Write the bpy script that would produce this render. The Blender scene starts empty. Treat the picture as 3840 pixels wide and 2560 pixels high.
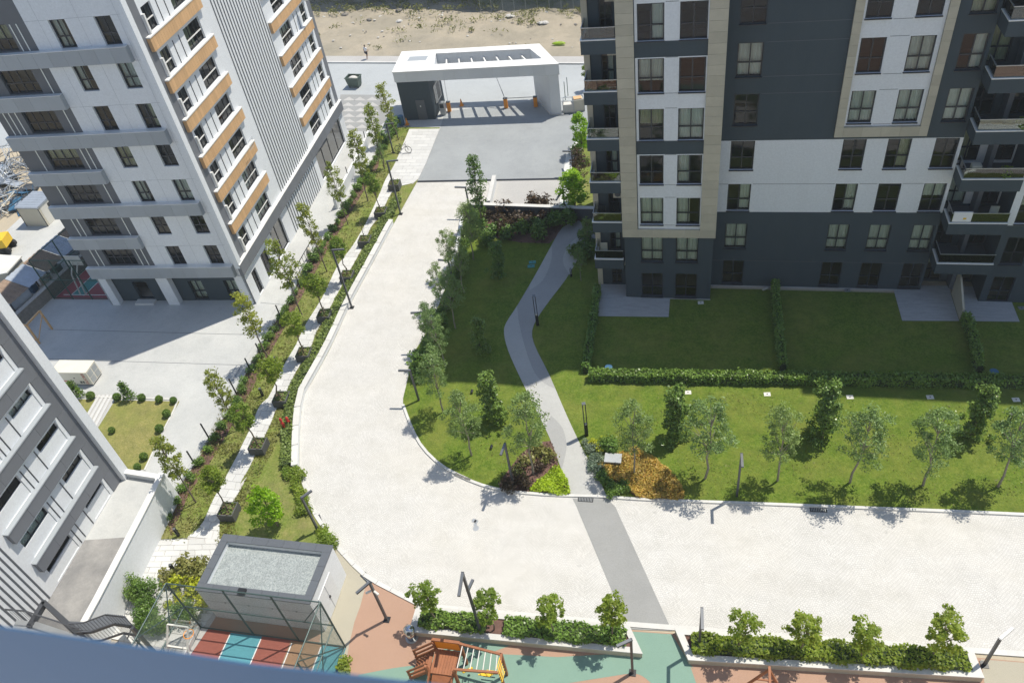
import bpy, bmesh, math, random
import numpy as np
from mathutils import Vector, Matrix
from mathutils.geometry import tessellate_polygon
random.seed(7)
SC = bpy.context.scene
COL = SC.collection
rad = math.radians

# ---------------------------------------------------------------- camera
CAM_H = 36.5
FPX = 2993.018                      # focal length in pixels of a 3840 px wide picture
TILT, ROLL, YAW = rad(42.558), rad(-9.6746), rad(17.508)
def cam_axes():
    F = Vector((0, math.cos(TILT), -math.sin(TILT))); R = Vector((1, 0, 0)); U = R.cross(F)
    R2 = R*math.cos(ROLL) + U*math.sin(ROLL); U2 = -R*math.sin(ROLL) + U*math.cos(ROLL)
    M = Matrix.Rotation(YAW, 3, 'Z')
    return M @ R2, M @ U2, M @ F
CR, CU, CF = cam_axes()
cam = bpy.data.cameras.new('camera'); camo = bpy.data.objects.new('camera', cam); COL.objects.link(camo)
camo.matrix_world = Matrix(((CR.x, CU.x, -CF.x, 0), (CR.y, CU.y, -CF.y, 0), (CR.z, CU.z, -CF.z, CAM_H), (0, 0, 0, 1)))
cam.sensor_width = 36; cam.lens = 36*FPX/3840; cam.clip_start = 0.02; cam.clip_end = 3000
cam.dof.use_dof = True; cam.dof.focus_distance = 52; cam.dof.aperture_fstop = 5.6
SC.camera = camo

# ---------------------------------------------------------------- light
SUN_EL, SUN_AZ = rad(65.5), rad(38.5)        # azimuth of the sun measured from +X towards +Y
wd = bpy.data.worlds.new('World'); SC.world = wd; wd.use_nodes = True
nt = wd.node_tree
sky = nt.nodes.new('ShaderNodeTexSky'); sky.sky_type = 'NISHITA'; sky.sun_disc = False
sky.sun_elevation = SUN_EL; sky.sun_rotation = math.pi/2 - SUN_AZ
sky.air_density = 1.0; sky.dust_density = 0.5; sky.ozone_density = 0.6
bg = nt.nodes['Background']; bg.inputs[1].default_value = 0.115
nt.links.new(sky.outputs[0], bg.inputs[0])
sl = bpy.data.lights.new('sun', 'SUN'); sl.energy = 4.0; sl.angle = rad(0.53); sl.color = (1, 0.93, 0.81)
so = bpy.data.objects.new('sun', sl); COL.objects.link(so)
sd = Vector((math.cos(SUN_EL)*math.cos(SUN_AZ), math.cos(SUN_EL)*math.sin(SUN_AZ), math.sin(SUN_EL)))
so.rotation_euler = sd.to_track_quat('Z', 'Y').to_euler(); so.location = (20, 40, 60)
SC.view_settings.view_transform = 'Standard'; SC.view_settings.look = 'None'
SC.view_settings.gamma = 1; SC.view_settings.use_curve_mapping = False
SC.view_settings.exposure = 0.45

# ---------------------------------------------------------------- picture point -> place
def ray(q): return CR*(q[0]-1920) - CU*(q[1]-1280) + CF*FPX
def G(q, z=0.0):
    d = ray(q); t = (z-CAM_H)/d.z
    return Vector((d.x*t, d.y*t, z))
def height_over(base, q):            # height of picture point q on the vertical line over base
    d = ray(q); t = math.hypot(base.x, base.y)/math.hypot(d.x, d.y)
    return CAM_H + t*d.z
def Z(x0, y0, s): return lambda x, y: (x0+x/s, y0+y/s)
W = Z(0,0,.6125); A1 = Z(0,0,1.8375); A2 = Z(1100,0,1.8375); A3 = Z(2100,0,2.45); A4 = Z(2880,0,2.45)
A5 = Z(2100,640,2.45); A6 = Z(2880,640,2.45); B1 = Z(0,853,2.45); B2 = Z(0,1400,2.45); B3 = Z(0,1920,2.45)
B4 = Z(900,853,2.45); B5 = Z(900,1400,2.45); B6 = Z(900,1920,2.45); B7 = Z(1700,1300,2.2615); B8 = Z(1700,1900,2.2615)
C1 = Z(2700,1300,2.0632); C2 = Z(2700,1960,2.0632); R7 = Z(0,750,3.672)
def GP(f, pts, z=0.0): return [G(f(*p), z) for p in pts]

# ---------------------------------------------------------------- materials
def _mat(name):
    m = bpy.data.materials.new(name); m.use_nodes = True
    n = m.node_tree; return m, n, n.nodes['Principled BSDF']
def N(n, t, **kw):
    o = n.nodes.new(t)
    for k, v in kw.items():
        if k in o.inputs: o.inputs[k].default_value = v
        else: setattr(o, k, v)
    return o
def pos(n, scale=None):
    g = N(n, 'ShaderNodeNewGeometry')
    return g.outputs['Position']
def noise(n, vec, scale, detail=4, rough=.6):
    o = N(n, 'ShaderNodeTexNoise', Scale=scale, Detail=detail, Roughness=rough); n.links.new(vec, o.inputs['Vector']); return o.outputs['Fac']
def ramp(n, fac, stops):
    r = N(n, 'ShaderNodeValToRGB'); e = r.color_ramp.elements
    while len(e) < len(stops): e.new(.5)
    for i, (p, c) in enumerate(stops): e[i].position = p; e[i].color = (*c, 1) if len(c) == 3 else c
    n.links.new(fac, r.inputs[0]); return r.outputs[0]
def mixc(n, fac, a, b, mode='MIX'):
    x = N(n, 'ShaderNodeMix', data_type='RGBA', blend_type=mode)
    for s, v in ((x.inputs[0], fac), (x.inputs[6], a), (x.inputs[7], b)):
        if isinstance(v, (int, float)): s.default_value = v
        elif isinstance(v, tuple): s.default_value = (*v, 1)
        else: n.links.new(v, s)
    return x.outputs[2]
def bumpn(n, p, h, strength, dist=.02):
    b = N(n, 'ShaderNodeBump', Strength=strength, Distance=dist); n.links.new(h, b.inputs['Height']); n.links.new(b.outputs[0], p.inputs['Normal'])
def sc(c, k): return tuple(min(1, x*k) for x in c)
def M(name, col, rough=.75, var=.12, scale=1.5, fine=14, bump=.0, metal=0, objvar=0, spec=.5):
    m, n, p = _mat(name); v = pos(n)
    a = noise(n, v, scale, 6, .65); b = noise(n, v, fine, 3, .6)
    c = ramp(n, a, [(.3, sc(col, 1-var)), (.7, sc(col, 1+var))])
    c = mixc(n, .35, c, ramp(n, b, [(.3, sc(col, 1-var)), (.7, sc(col, 1+var))]))
    if objvar:
        oi = N(n, 'ShaderNodeObjectInfo')
        c = mixc(n, 1.0, c, ramp(n, oi.outputs['Random'], [(0, (1-objvar,)*3), (1, (1, 1, 1))]), 'MULTIPLY')
    n.links.new(c, p.inputs['Base Color']); p.inputs['Roughness'].default_value = rough; p.inputs['Metallic'].default_value = metal
    p.inputs['Specular IOR Level'].default_value = spec
    if bump: bumpn(n, p, b, bump)
    return m
def leafmat(name, col, col2, trans=.5, gloss=.5):
    m, n, p = _mat(name); v = pos(n)
    a = noise(n, v, 1.3, 3); b = noise(n, v, 11, 2)
    oi = N(n, 'ShaderNodeObjectInfo')
    c = mixc(n, ramp(n, b, [(.35, (0, 0, 0)), (.7, (1, 1, 1))]), col, col2)
    c = mixc(n, 1.0, c, ramp(n, a, [(.3, (.68,)*3), (.7, (1.15, 1.12, 1.0))]), 'MULTIPLY')
    c = mixc(n, 1.0, c, ramp(n, oi.outputs['Random'], [(0, (.82, .9, .9)), (1, (1.1, 1.05, .95))]), 'MULTIPLY')
    n.links.new(c, p.inputs['Base Color']); p.inputs['Roughness'].default_value = gloss
    p.inputs['Specular IOR Level'].default_value = .4
    t = N(n, 'ShaderNodeBsdfTranslucent'); n.links.new(mixc(n, 1.0, c, (1.3, 1.35, .6), 'MULTIPLY'), t.inputs['Color'])
    x = N(n, 'ShaderNodeMixShader'); x.inputs[0].default_value = trans
    n.links.new(p.outputs[0], x.inputs[1]); n.links.new(t.outputs[0], x.inputs[2])
    n.links.new(x.outputs[0], n.nodes['Material Output'].inputs[0])
    return m
def lawnmat(name, stops, patch, pscale=.35, blade=30):
    m, n, p = _mat(name); v = pos(n)
    a = noise(n, v, pscale, 8, .72); b = noise(n, v, blade, 4, .75); d = noise(n, v, 1.3, 8, .8)
    c = ramp(n, b, stops)
    c = mixc(n, ramp(n, a, [(.42, (0, 0, 0)), (.66, (.8, .8, .8))]), c, patch)
    c = mixc(n, 1.0, c, ramp(n, d, [(.3, (.62, .68, .6)), (.7, (1.22, 1.16, 1.08))]), 'MULTIPLY')
    n.links.new(c, p.inputs['Base Color']); p.inputs['Roughness'].default_value = .9; p.inputs['Specular IOR Level'].default_value = .15
    bumpn(n, p, b, .9, .05)
    return m
def cobblemat(name, col, warm):
    m, n, p = _mat(name); v = pos(n)
    s = N(n, 'ShaderNodeSeparateXYZ'); n.links.new(v, s.inputs[0])
    def mth(op, a, b=None):
        o = N(n, 'ShaderNodeMath', operation=op)
        for i, q in enumerate((a, b)):
            if q is None: continue
            if isinstance(q, (int, float)): o.inputs[i].default_value = q
            else: n.links.new(q, o.inputs[i])
        return o.outputs[0]
    # fan courses: each course bends in arcs about 2.4 m wide
    arc = mth('MULTIPLY', mth('ABSOLUTE', mth('SINE', mth('MULTIPLY', s.outputs[0], 1.31))), .62)
    wob = mth('MULTIPLY', noise(n, v, .8, 3), .5)
    y2 = mth('ADD', mth('ADD', s.outputs[1], arc), wob)
    cb = N(n, 'ShaderNodeCombineXYZ'); n.links.new(mth('ADD', s.outputs[0], wob), cb.inputs[0]); n.links.new(y2, cb.inputs[1])
    br = N(n, 'ShaderNodeTexBrick'); n.links.new(cb.outputs[0], br.inputs['Vector'])
    for k, q in (('Scale', 1), ('Mortar Size', .011), ('Brick Width', .115), ('Row Height', .105), ('Mortar Smooth', .4), ('Bias', 0)): br.inputs[k].default_value = q
    br.inputs['Color1'].default_value = (*sc(col, 1.03), 1); br.inputs['Color2'].default_value = (*sc(col, .93), 1); br.inputs['Mortar'].default_value = (*sc(col, .68), 1)
    a = noise(n, v, .12, 6, .6); b = noise(n, v, .9, 6, .7)
    c = mixc(n, ramp(n, a, [(.45, (0, 0, 0)), (.75, (.55, .55, .55))]), br.outputs[0], warm)
    c = mixc(n, 1.0, c, ramp(n, b, [(.25, (.90, .90, .89)), (.6, (1.03, 1.03, 1.03))]), 'MULTIPLY')
    mp = N(n, 'ShaderNodeMapping'); mp.inputs['Scale'].default_value = (.12, .9, 1); mp.inputs['Rotation'].default_value = (0, 0, .06); n.links.new(v, mp.inputs[0])
    tr = noise(n, mp.outputs[0], 1.0, 5, .6)
    c = mixc(n, 1.0, c, ramp(n, tr, [(.35, (.96, .957, .95)), (.55, (1, 1, 1))]), 'MULTIPLY')
    d = noise(n, v, 2.2, 2, .5)
    c = mixc(n, ramp(n, d, [(.23, (.4, .4, .4)), (.27, (0, 0, 0))]), c, sc(col, .5))
    n.links.new(c, p.inputs['Base Color']); p.inputs['Roughness'].default_value = .8; p.inputs['Specular IOR Level'].default_value = .25
    bumpn(n, p, br.outputs['Fac'], -.25, .02)
    return m
def stainmat(name, col, dark, scale=.25, amount=.5, rough=.8, fine=9, streak=None):
    m, n, p = _mat(name); v = pos(n)
    if streak:
        mp = N(n, 'ShaderNodeMapping'); mp.inputs['Scale'].default_value = streak; n.links.new(v, mp.inputs[0]); vs = mp.outputs[0]
    else: vs = v
    a = noise(n, vs, scale, 8, .68); b = noise(n, v, fine, 4, .7); d = noise(n, v, scale*6, 6, .75)
    c = mixc(n, ramp(n, a, [(.4, (0, 0, 0)), (.72, (amount,)*3)]), col, dark)
    c = mixc(n, ramp(n, d, [(.52, (0, 0, 0)), (.8, (amount*.6,)*3)]), c, sc(dark, .8))
    c = mixc(n, 1.0, c, ramp(n, b, [(.3, (.92,)*3), (.7, (1.05,)*3)]), 'MULTIPLY')
    n.links.new(c, p.inputs['Base Color']); p.inputs['Roughness'].default_value = rough; p.inputs['Specular IOR Level'].default_value = .3
    bumpn(n, p, b, .2, .01)
    return m
def glassmat(name, tint, refl=.9, ior=1.6):
    m, n, p = _mat(name); n.nodes.remove(p)
    t = N(n, 'ShaderNodeBsdfTransparent'); t.inputs[0].default_value = (*tint, 1)
    g = N(n, 'ShaderNodeBsdfGlossy', Roughness=.02); g.inputs[0].default_value = (refl, refl, refl, 1)
    nz = noise(n, pos(n), .9, 2); bb = N(n, 'ShaderNodeBump', Strength=.06, Distance=.05); n.links.new(nz, bb.inputs['Height']); n.links.new(bb.outputs[0], g.inputs['Normal'])
    f = N(n, 'ShaderNodeFresnel', IOR=ior)
    x = N(n, 'ShaderNodeMixShader'); n.links.new(f.outputs[0], x.inputs[0]); n.links.new(t.outputs[0], x.inputs[1]); n.links.new(g.outputs[0], x.inputs[2])
    n.links.new(x.outputs[0], n.nodes['Material Output'].inputs[0]); return m
def meshmat(name, col, cell=.06, thick=.16):
    m, n, p = _mat(name); v = pos(n)
    p.inputs['Base Color'].default_value = (*col, 1); p.inputs['Roughness'].default_value = .5
    s = N(n, 'ShaderNodeSeparateXYZ'); n.links.new(v, s.inputs[0])
    def mth(op, a, b=None):
        o = N(n, 'ShaderNodeMath', operation=op)
        for i, q in enumerate((a, b)):
            if q is None: continue
            if isinstance(q, (int, float)): o.inputs[i].default_value = q
            else: n.links.new(q, o.inputs[i])
        return o.outputs[0]
    h = mth('ADD', s.outputs[0], s.outputs[1])
    d1 = mth('LESS_THAN', mth('FRACT', mth('DIVIDE', mth('ADD', h, s.outputs[2]), cell)), thick)
    d2 = mth('LESS_THAN', mth('FRACT', mth('DIVIDE', mth('SUBTRACT', h, s.outputs[2]), cell)), thick)
    t = N(n, 'ShaderNodeBsdfTransparent'); x = N(n, 'ShaderNodeMixShader')
    n.links.new(mth('MAXIMUM', d1, d2), x.inputs[0]); n.links.new(t.outputs[0], x.inputs[1]); n.links.new(p.outputs[0], x.inputs[2])
    n.links.new(x.outputs[0], n.nodes['Material Output'].inputs[0]); return m

MT = dict(
 road=cobblemat('white_cobbles', (.56, .555, .535), (.56, .54, .49)),
 roadgrey=stainmat('grey_setts', (.285, .29, .285), (.225, .23, .225), .6, .5, fine=12),
 asphalt=stainmat('pale_asphalt', (.305, .325, .335), (.215, .23, .24), .3, .6),
 ramp=stainmat('ramp_concrete', (.42, .415, .40), (.34, .335, .33), .4, .5),
 street=stainmat('street_concrete', (.39, .415, .425), (.32, .34, .35), .12, .7),
 court=stainmat('courtyard_concrete', (.475, .485, .475), (.335, .35, .355), .22, .7),
 darkramp=stainmat('dark_shadowed_ramp', (.20, .20, .20), (.42, .41, .39), .35, .8),  # dark asphalt; the blotches in its colour also hint at a cloudy shadow
 soil=stainmat('dusty_soil', (.37, .325, .25), (.25, .23, .18), .2, .95, .95, 4),
 sand=stainmat('pale_sand', (.45, .39, .29), (.34, .30, .23), .15, .6, .95, 4),
 lawn=lawnmat('lawn_grass', [(.28, (.058, .112, .011)), (.5, (.110, .172, .022)), (.72, (.178, .225, .048))], (.175, .196, .044), .35, 9),
 rough=lawnmat('rough_grass', [(.28, (.095, .135, .024)), (.5, (.155, .205, .045)), (.72, (.240, .270, .090))], (.24, .22, .10), .5, 8),
 dry=lawnmat('dry_grass', [(.28, (.16, .165, .045)), (.5, (.235, .225, .085)), (.72, (.33, .30, .15))], (.20, .23, .06), .3, 8),
 mulch=M('bark_mulch', (.13, .075, .06), .95, .35, 3, 22, .4),
 path=stainmat('path_concrete', (.42, .425, .41), (.33, .335, .33), .5, .5, fine=12),
 pathgrey=stainmat('path_inlay', (.33, .335, .33), (.27, .275, .275), .5, .5, fine=12),
 slab=M('paving_slab', (.56, .565, .555), .8, .07, .8, 12, .1, objvar=.14),
 grout=M('slab_bed', (.45, .44, .42), .9, .1),
 kerb=M('kerb_stone', (.57, .57, .55), .8, .08, 2, 14, objvar=.1),
 wallwhite=stainmat('white_render', (.67, .69, .70), (.58, .575, .56), .5, .35, fine=6),
 terra=stainmat('terracotta_rubber', (.37, .24, .175), (.33, .21, .155), .8, .4, .9, 25),
 green=stainmat('green_rubber', (.19, .30, .245), (.16, .26, .215), .8, .4, .9, 25),
 beige=stainmat('beige_rubber', (.375, .35, .28), (.33, .31, .25), .8, .4, .9, 25),
 dark=stainmat('dark_render', (.046, .064, .078), (.060, .078, .090), .8, .6, .72, 18, (1, 1, .2)),
 darkp=M('dark_panel', (.10, .11, .125), .6, .08, .8, 10, objvar=.08),
 white=stainmat('white_facade', (.685, .71, .73), (.61, .63, .645), .9, .35, .7, 8, (1, 1, .12)),
 whitep=M('white_panel', (.63, .655, .675), .65, .04, .5, 9, objvar=.06),
 greyp=M('grey_panel', (.33, .36, .385), .55, .05, .6, 9, objvar=.1),
 greyd=M('slate_panel', (.15, .16, .18), .55, .06, .6, 9, objvar=.08),
 stone=M('beige_stone', (.47, .435, .34), .85, .1, 1.6, 18, .15, objvar=.14),
 wood=M('wood_cladding', (.62, .385, .19), .6, .1, 1.2, 16, .05, objvar=.16),
 timber=M('red_timber', (.30, .115, .05), .65, .2, 3, 20, .1, objvar=.12),
 frame=M('anthracite_frame', (.028, .032, .038), .45, .1),
 wframe=M('white_frame', (.70, .70, .68), .45, .05),
 strip=M('pale_strip', (.72, .74, .70), .5, .03),
 black=M('black_metal', (.025, .027, .03), .42, .1, metal=.3),
 steel=M('lamp_steel', (.075, .08, .09), .4, .1, metal=.4),
 lampface=M('lamp_top', (.17, .18, .19), .35, .08, metal=.5),
 chrome=M('polished_steel', (.6, .6, .6), .15, .05, metal=1),
 galv=M('galvanised', (.42, .44, .45), .45, .12, metal=.7),
 fgreen=M('fence_green', (.035, .085, .065), .5, .1, metal=.2),
 fgrey=M('cage_paint', (.055, .09, .085), .5, .1, metal=.2),
 chain=meshmat('chain_link', (.10, .15, .13)),
 chaing=meshmat('green_chain_link', (.02, .055, .04), .07, .12),
 glass=glassmat('window_glass', (.78, .84, .82), .9, 1.5),
 bglass=glassmat('balcony_glass', (.70, .77, .75), .95, 1.75),
 shop=glassmat('shop_glass', (.35, .42, .39), .9, 3.2),
 curtain=M('sheer_curtain', (.68, .72, .68), .9, .08, 3, 20),
 curtain2=M('cream_curtain', (.50, .50, .36), .9, .1, 3, 20),
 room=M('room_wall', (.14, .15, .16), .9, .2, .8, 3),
 gravel=None,
 planter=M('planter_slate', (.085, .088, .088), .75, .15, 2, 14, .1),
 coping=M('slate_coping', (.10, .112, .128), .5, .06, 1, 12, objvar=.08),
 orange=M('orange_paint', (.75, .27, .02), .5, .08), red=M('red_paint', (.42, .025, .02), .45, .1),
 yellow=M('yellow_paint', (.72, .47, .02), .45, .1, 3), blue=M('blue_plastic', (.035, .12, .22), .5, .1),
 cblue=stainmat('court_blue', (.10, .31, .36), (.09, .27, .32), 1, .4, fine=20), cred=stainmat('court_red', (.29, .10, .075), (.25, .09, .07), 1, .4, fine=20),
 cbrown=stainmat('court_brown', (.30, .19, .115), (.26, .165, .10), 1, .4, fine=20), line=M('line_paint', (.75, .75, .73), .6, .05),
 maroon=stainmat('court_maroon', (.34, .08, .10), (.28, .07, .09), 1, .4, fine=20), teal=stainmat('court_teal', (.07, .27, .27), (.06, .22, .22), 1, .4, fine=20),
 ledge=M('parapet_skylight_blue', (.028, .085, .175), .55, .05, 2, 30),  # blue of skylight on the shaded face, put into the base colour
 bark=M('bark', (.17, .135, .10), .9, .25, 4, 30, .3),
 barkpale=M('pale_bark', (.27, .24, .19), .9, .2, 4, 30, .3),
 core=M('hedge_core', (.035, .055, .018), .95, .3),
 decktile=stainmat('deck_tile', (.39, .40, .40), (.25, .26, .26), .8, .7, .6, 14, (1, 6, 1)),
 concrete=stainmat('old_concrete', (.33, .31, .265), (.16, .15, .12), .35, .9, .9, 5, (1, 1, .18)),
 brickwall=M('stone_cladding', (.20, .185, .165), .9, .35, 3.5, 9, .4),
 corr=M('corrugated_sheet', (.36, .40, .45), .5, .18, .8, 6, metal=.4), rust=M('rusty_sheet', (.24, .17, .12), .8, .4, 1.2, 9),
 hut=M('hut_panel', (.62, .61, .56), .6, .08), hutcream=M('hut_side', (.52, .49, .40), .6, .08),
 rubbish=M('pale_rubble', (.52, .51, .48), .9, .2, 2, 9), gen=M('generator_enclosure', (.66, .63, .54), .5, .06),
 dumpster=M('dumpster_green', (.07, .10, .08), .6, .3, 3, 10), skin=M('skin', (.32, .18, .12), .6, .05), cloth=M('white_cloth', (.7, .7, .7), .9, .06), trousers=M('dark_cloth', (.03, .035, .05), .9, .1), hair=M('dark_hair', (.02, .015, .012), .7, .1),
 rubber=M('tyre_rubber', (.02, .02, .02), .8, .1),
 L_street=leafmat('street_leaf', (.235, .315, .050), (.370, .370, .085)),
 L_round=leafmat('round_leaf', (.180, .285, .042), (.280, .360, .065)),
 L_olive=leafmat('grey_green_leaf', (.190, .300, .105), (.280, .380, .155), .3, .45),
 L_magn=leafmat('magnolia_leaf', (.130, .235, .055), (.240, .340, .085), .2, .32),
 L_laurel=leafmat('laurel_leaf', (.210, .330, .050), (.350, .410, .085)),
 L_lime=leafmat('lime_leaf', (0.232, 0.435, 0.017), (0.392, 0.580, 0.029), .45),
 L_hedge=leafmat('hedge_leaf', (.140, .265, .050), (.235, .350, .080), .25, .35),
 L_dark=leafmat('dark_shrub_leaf', (.110, .215, .045), (.190, .290, .065), .25, .4),
 L_sil=leafmat('silver_shrub_leaf', (.170, .255, .070), (.260, .330, .105), .25, .5),
 L_gold=leafmat('gold_leaf', (0.600, 0.580, 0.043), (0.478, 0.580, 0.036), .3), L_ochre=leafmat('ochre_leaf', (.560, .360, .120), (.440, .420, .110), .3),
 L_chart=leafmat('chartreuse_leaf', (0.435, 0.580, 0.043), (0.319, 0.493, 0.029), .3), L_purp=leafmat('purple_leaf', (.075, .040, .038), (.090, .075, .035), .25),
 L_lav=leafmat('lavender_leaf', (0.246, 0.304, 0.246), (0.174, 0.246, 0.174), .2), L_ball=leafmat('topiary_leaf', (.085, .170, .020), (.150, .240, .032), .2),
 weed=leafmat('weed_leaf', (0.189, 0.217, 0.065), (0.290, 0.275, 0.102), .2),
)
def gravelmat():
    m, n, p = _mat('roof_gravel'); v = pos(n)
    vo = N(n, 'ShaderNodeTexVoronoi', Scale=22.0); n.links.new(v, vo.inputs['Vector'])
    c = ramp(n, vo.outputs['Color'], [(.0, (.17, .20, .205)), (1, (.40, .435, .43))])
    c = mixc(n, 1.0, c, ramp(n, noise(n, v, 1.2, 4), [(.3, (.85,)*3), (.7, (1.05,)*3)]), 'MULTIPLY')
    n.links.new(c, p.inputs['Base Color']); p.inputs['Roughness'].default_value = .9
    bumpn(n, p, vo.outputs['Distance'], -.9, .05); return m
MT['gravel'] = gravelmat()

# ---------------------------------------------------------------- helpers
class MB:
    def __init__(s): s.v = []; s.f = []
    def add(s, vs, fs):
        o = len(s.v); s.v += [tuple(v) for v in vs]; s.f += [tuple(i+o for i in f) for f in fs]; return s
    def box(s, x0, x1, y0, y1, z0, z1):
        return s.add([(x0,y0,z0),(x1,y0,z0),(x1,y1,z0),(x0,y1,z0),(x0,y0,z1),(x1,y0,z1),(x1,y1,z1),(x0,y1,z1)],
              [(0,3,2,1),(4,5,6,7),(0,1,5,4),(1,2,6,5),(2,3,7,6),(3,0,4,7)])
    def quad(s, a, b, c, d): return s.add([a, b, c, d], [(0,1,2,3)])
    def beam(s, a, b, w, h, up=(0,0,1)):      # rectangular bar from a to b
        a = Vector(a); b = Vector(b); d = (b-a).normalized(); up = Vector(up)
        if abs(d.dot(up)) > .98: up = Vector((0,1,0))
        x = d.cross(up).normalized(); y = x.cross(d)
        x *= w/2; y *= h/2
        return s.add([a-x-y, a+x-y, a+x+y, a-x+y, b-x-y, b+x-y, b+x+y, b-x+y],
              [(0,3,2,1),(4,5,6,7),(0,1,5,4),(1,2,6,5),(2,3,7,6),(3,0,4,7)])
    def tube(s, a, b, r0, r1=None, n=7, cap=True):
        r1 = r0 if r1 is None else r1
        a = Vector(a); b = Vector(b); d = (b-a).normalized(); up = Vector((0,0,1)) if abs(d.z) < .95 else Vector((1,0,0))
        x = d.cross(up).normalized(); y = x.cross(d)
        vs = []
        for c, r in ((a, r0), (b, r1)):
            for i in range(n):
                t = 2*math.pi*i/n; vs.append(c + x*(r*math.cos(t)) + y*(r*math.sin(t)))
        fs = [(i, i+n, (i+1) % n+n, (i+1) % n) for i in range(n)]
        if cap: fs += [tuple(range(n)), tuple(range(2*n-1, n-1, -1))]
        return s.add(vs, fs)
    def prism(s, pts, z0, z1):
        n = len(pts)
        return s.add([(p[0], p[1], z0) for p in pts] + [(p[0], p[1], z1) for p in pts],
             [tuple(range(n-1, -1, -1)), tuple(range(n, 2*n))] + [(i, (i+1) % n, (i+1) % n+n, i+n) for i in range(n)])
    def ring(s, outer, inner, z0, z1):
        n = len(outer)
        vs = [(p[0], p[1], z) for z in (z0, z1) for q in (outer, inner) for p in q]
        fs = []
        for i in range(n):
            j = (i+1) % n
            fs += [(2*n+i, 2*n+j, 3*n+j, 3*n+i), (i, n+i, n+j, j), (i, j, 2*n+j, 2*n+i), (n+i, 3*n+i, 3*n+j, n+j)]
        return s.add(vs, fs)
    def dome(s, c, rx, ry, rz, n=10, m=5, full=False):
        vs = []; rows = 2*m if full else m; lo = -math.pi/2 if full else 0
        for j in range(rows+1):
            ph = lo + (math.pi/2-lo)*j/rows
            for i in range(n):
                t = 2*math.pi*i/n; vs.append((c[0]+rx*math.cos(ph)*math.cos(t), c[1]+ry*math.cos(ph)*math.sin(t), c[2]+rz*math.sin(ph)))
        return s.add(vs, [(j*n+i, j*n+(i+1) % n, (j+1)*n+(i+1) % n, (j+1)*n+i) for j in range(rows) for i in range(n)])
    def mesh(s, name, mat, smooth=False):
        me = bpy.data.meshes.new(name); me.from_pydata(s.v, [], s.f)
        me.materials.append(mat if not isinstance(mat, str) else MT[mat])
        if smooth: me.polygons.foreach_set('use_smooth', [True]*len(me.polygons))
        return me
    def build(s, name, mat, parent=None, smooth=False, loc=None, fix=False):
        me = s.mesh(name, mat, smooth)
        if fix:
            b = bmesh.new(); b.from_mesh(me); bmesh.ops.recalc_face_normals(b, faces=b.faces); b.to_mesh(me); b.free()
        return link(name, me, parent, loc)
def link(name, me, parent=None, loc=None, rotz=0):
    o = bpy.data.objects.new(name, me); COL.objects.link(o)
    if parent is not None: o.parent = parent
    if loc is not None: o.location = loc
    if rotz: o.rotation_euler = (0, 0, rotz)
    return o
def tag(o, label, cat, group=None):
    o['label'] = label; o['category'] = cat
    if group: o['group'] = group
    return o
def thing(name, label, cat, loc=(0,0,0), rotz=0, group=None):
    return tag(link(name, None, None, loc, rotz), label, cat, group)
def copytree(o, parent=None, loc=None, rotz=None, scale=None):
    c = o.copy(); COL.objects.link(c); c.parent = parent
    if loc is not None: c.location = loc
    if rotz is not None: c.rotation_euler = (0, 0, rotz)
    if scale is not None: c.scale = scale if isinstance(scale, tuple) else (scale,)*3
    for ch in o.children:
        copytree(ch, c)
    return c
_bm = {}
def piece(name, parent, x0, x1, y0, y1, z0, z1, mat, rotz=0, at=None):
    k = (round(x1-x0, 3), round(y1-y0, 3), round(z1-z0, 3), mat)
    if k not in _bm:
        m = MB(); m.box(-k[0]/2, k[0]/2, -k[1]/2, k[1]/2, -k[2]/2, k[2]/2); _bm[k] = m.mesh(name, mat)
    o = link(name, _bm[k], parent, ((x0+x1)/2, (y0+y1)/2, (z0+z1)/2), rotz)
    return o
def sheet(name, pts, z, mat, parent=None, kind='structure'):
    P = []
    for q in pts:
        v = Vector((q[0], q[1], 0))
        if not P or (v-P[-1]).length > .02: P.append(v)
    if (P[0]-P[-1]).length < .02: P.pop()
    tris = tessellate_polygon([P]); fs = []
    for t in tris:
        a, b, c = (P[i] for i in t)
        fs.append(tuple(t) if (b-a).cross(c-a).z > 0 else tuple(t[::-1]))
    me = bpy.data.meshes.new(name); me.from_pydata([(v.x, v.y, z) for v in P], [], fs); me.materials.append(MT[mat])
    o = link(name, me, parent)
    if kind and parent is None: o['kind'] = kind
    return o
def smooth(pts, k=4, closed=False):
    P = [Vector(p[:2]) for p in pts]; out = []; n = len(P)
    for i in range(n-(0 if closed else 1)):
        a, b, c, d = P[i-1] if (i or closed) else P[i], P[i], P[(i+1) % n], P[(i+2) % n] if (i+2 < n or closed) else P[(i+1) % n]
        for j in range(k):
            t = j/k; out.append(.5*((2*b) + (c-a)*t + (2*a-5*b+4*c-d)*t*t + (3*b-a-3*c+d)*t**3))
    if not closed: out.append(P[-1])
    return out
def resample(pts, step=None, n=None):
    P = [Vector(p[:2]) for p in pts]; L = [0]
    for a, b in zip(P, P[1:]): L.append(L[-1]+(b-a).length)
    n = n or max(1, round(L[-1]/step)); out = []; j = 0
    for i in range(n+1):
        t = L[-1]*i/n
        while j < len(P)-2 and L[j+1] < t: j += 1
        d = L[j+1]-L[j]; out.append(P[j].lerp(P[j+1], (t-L[j])/d if d else 0))
    return out
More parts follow.
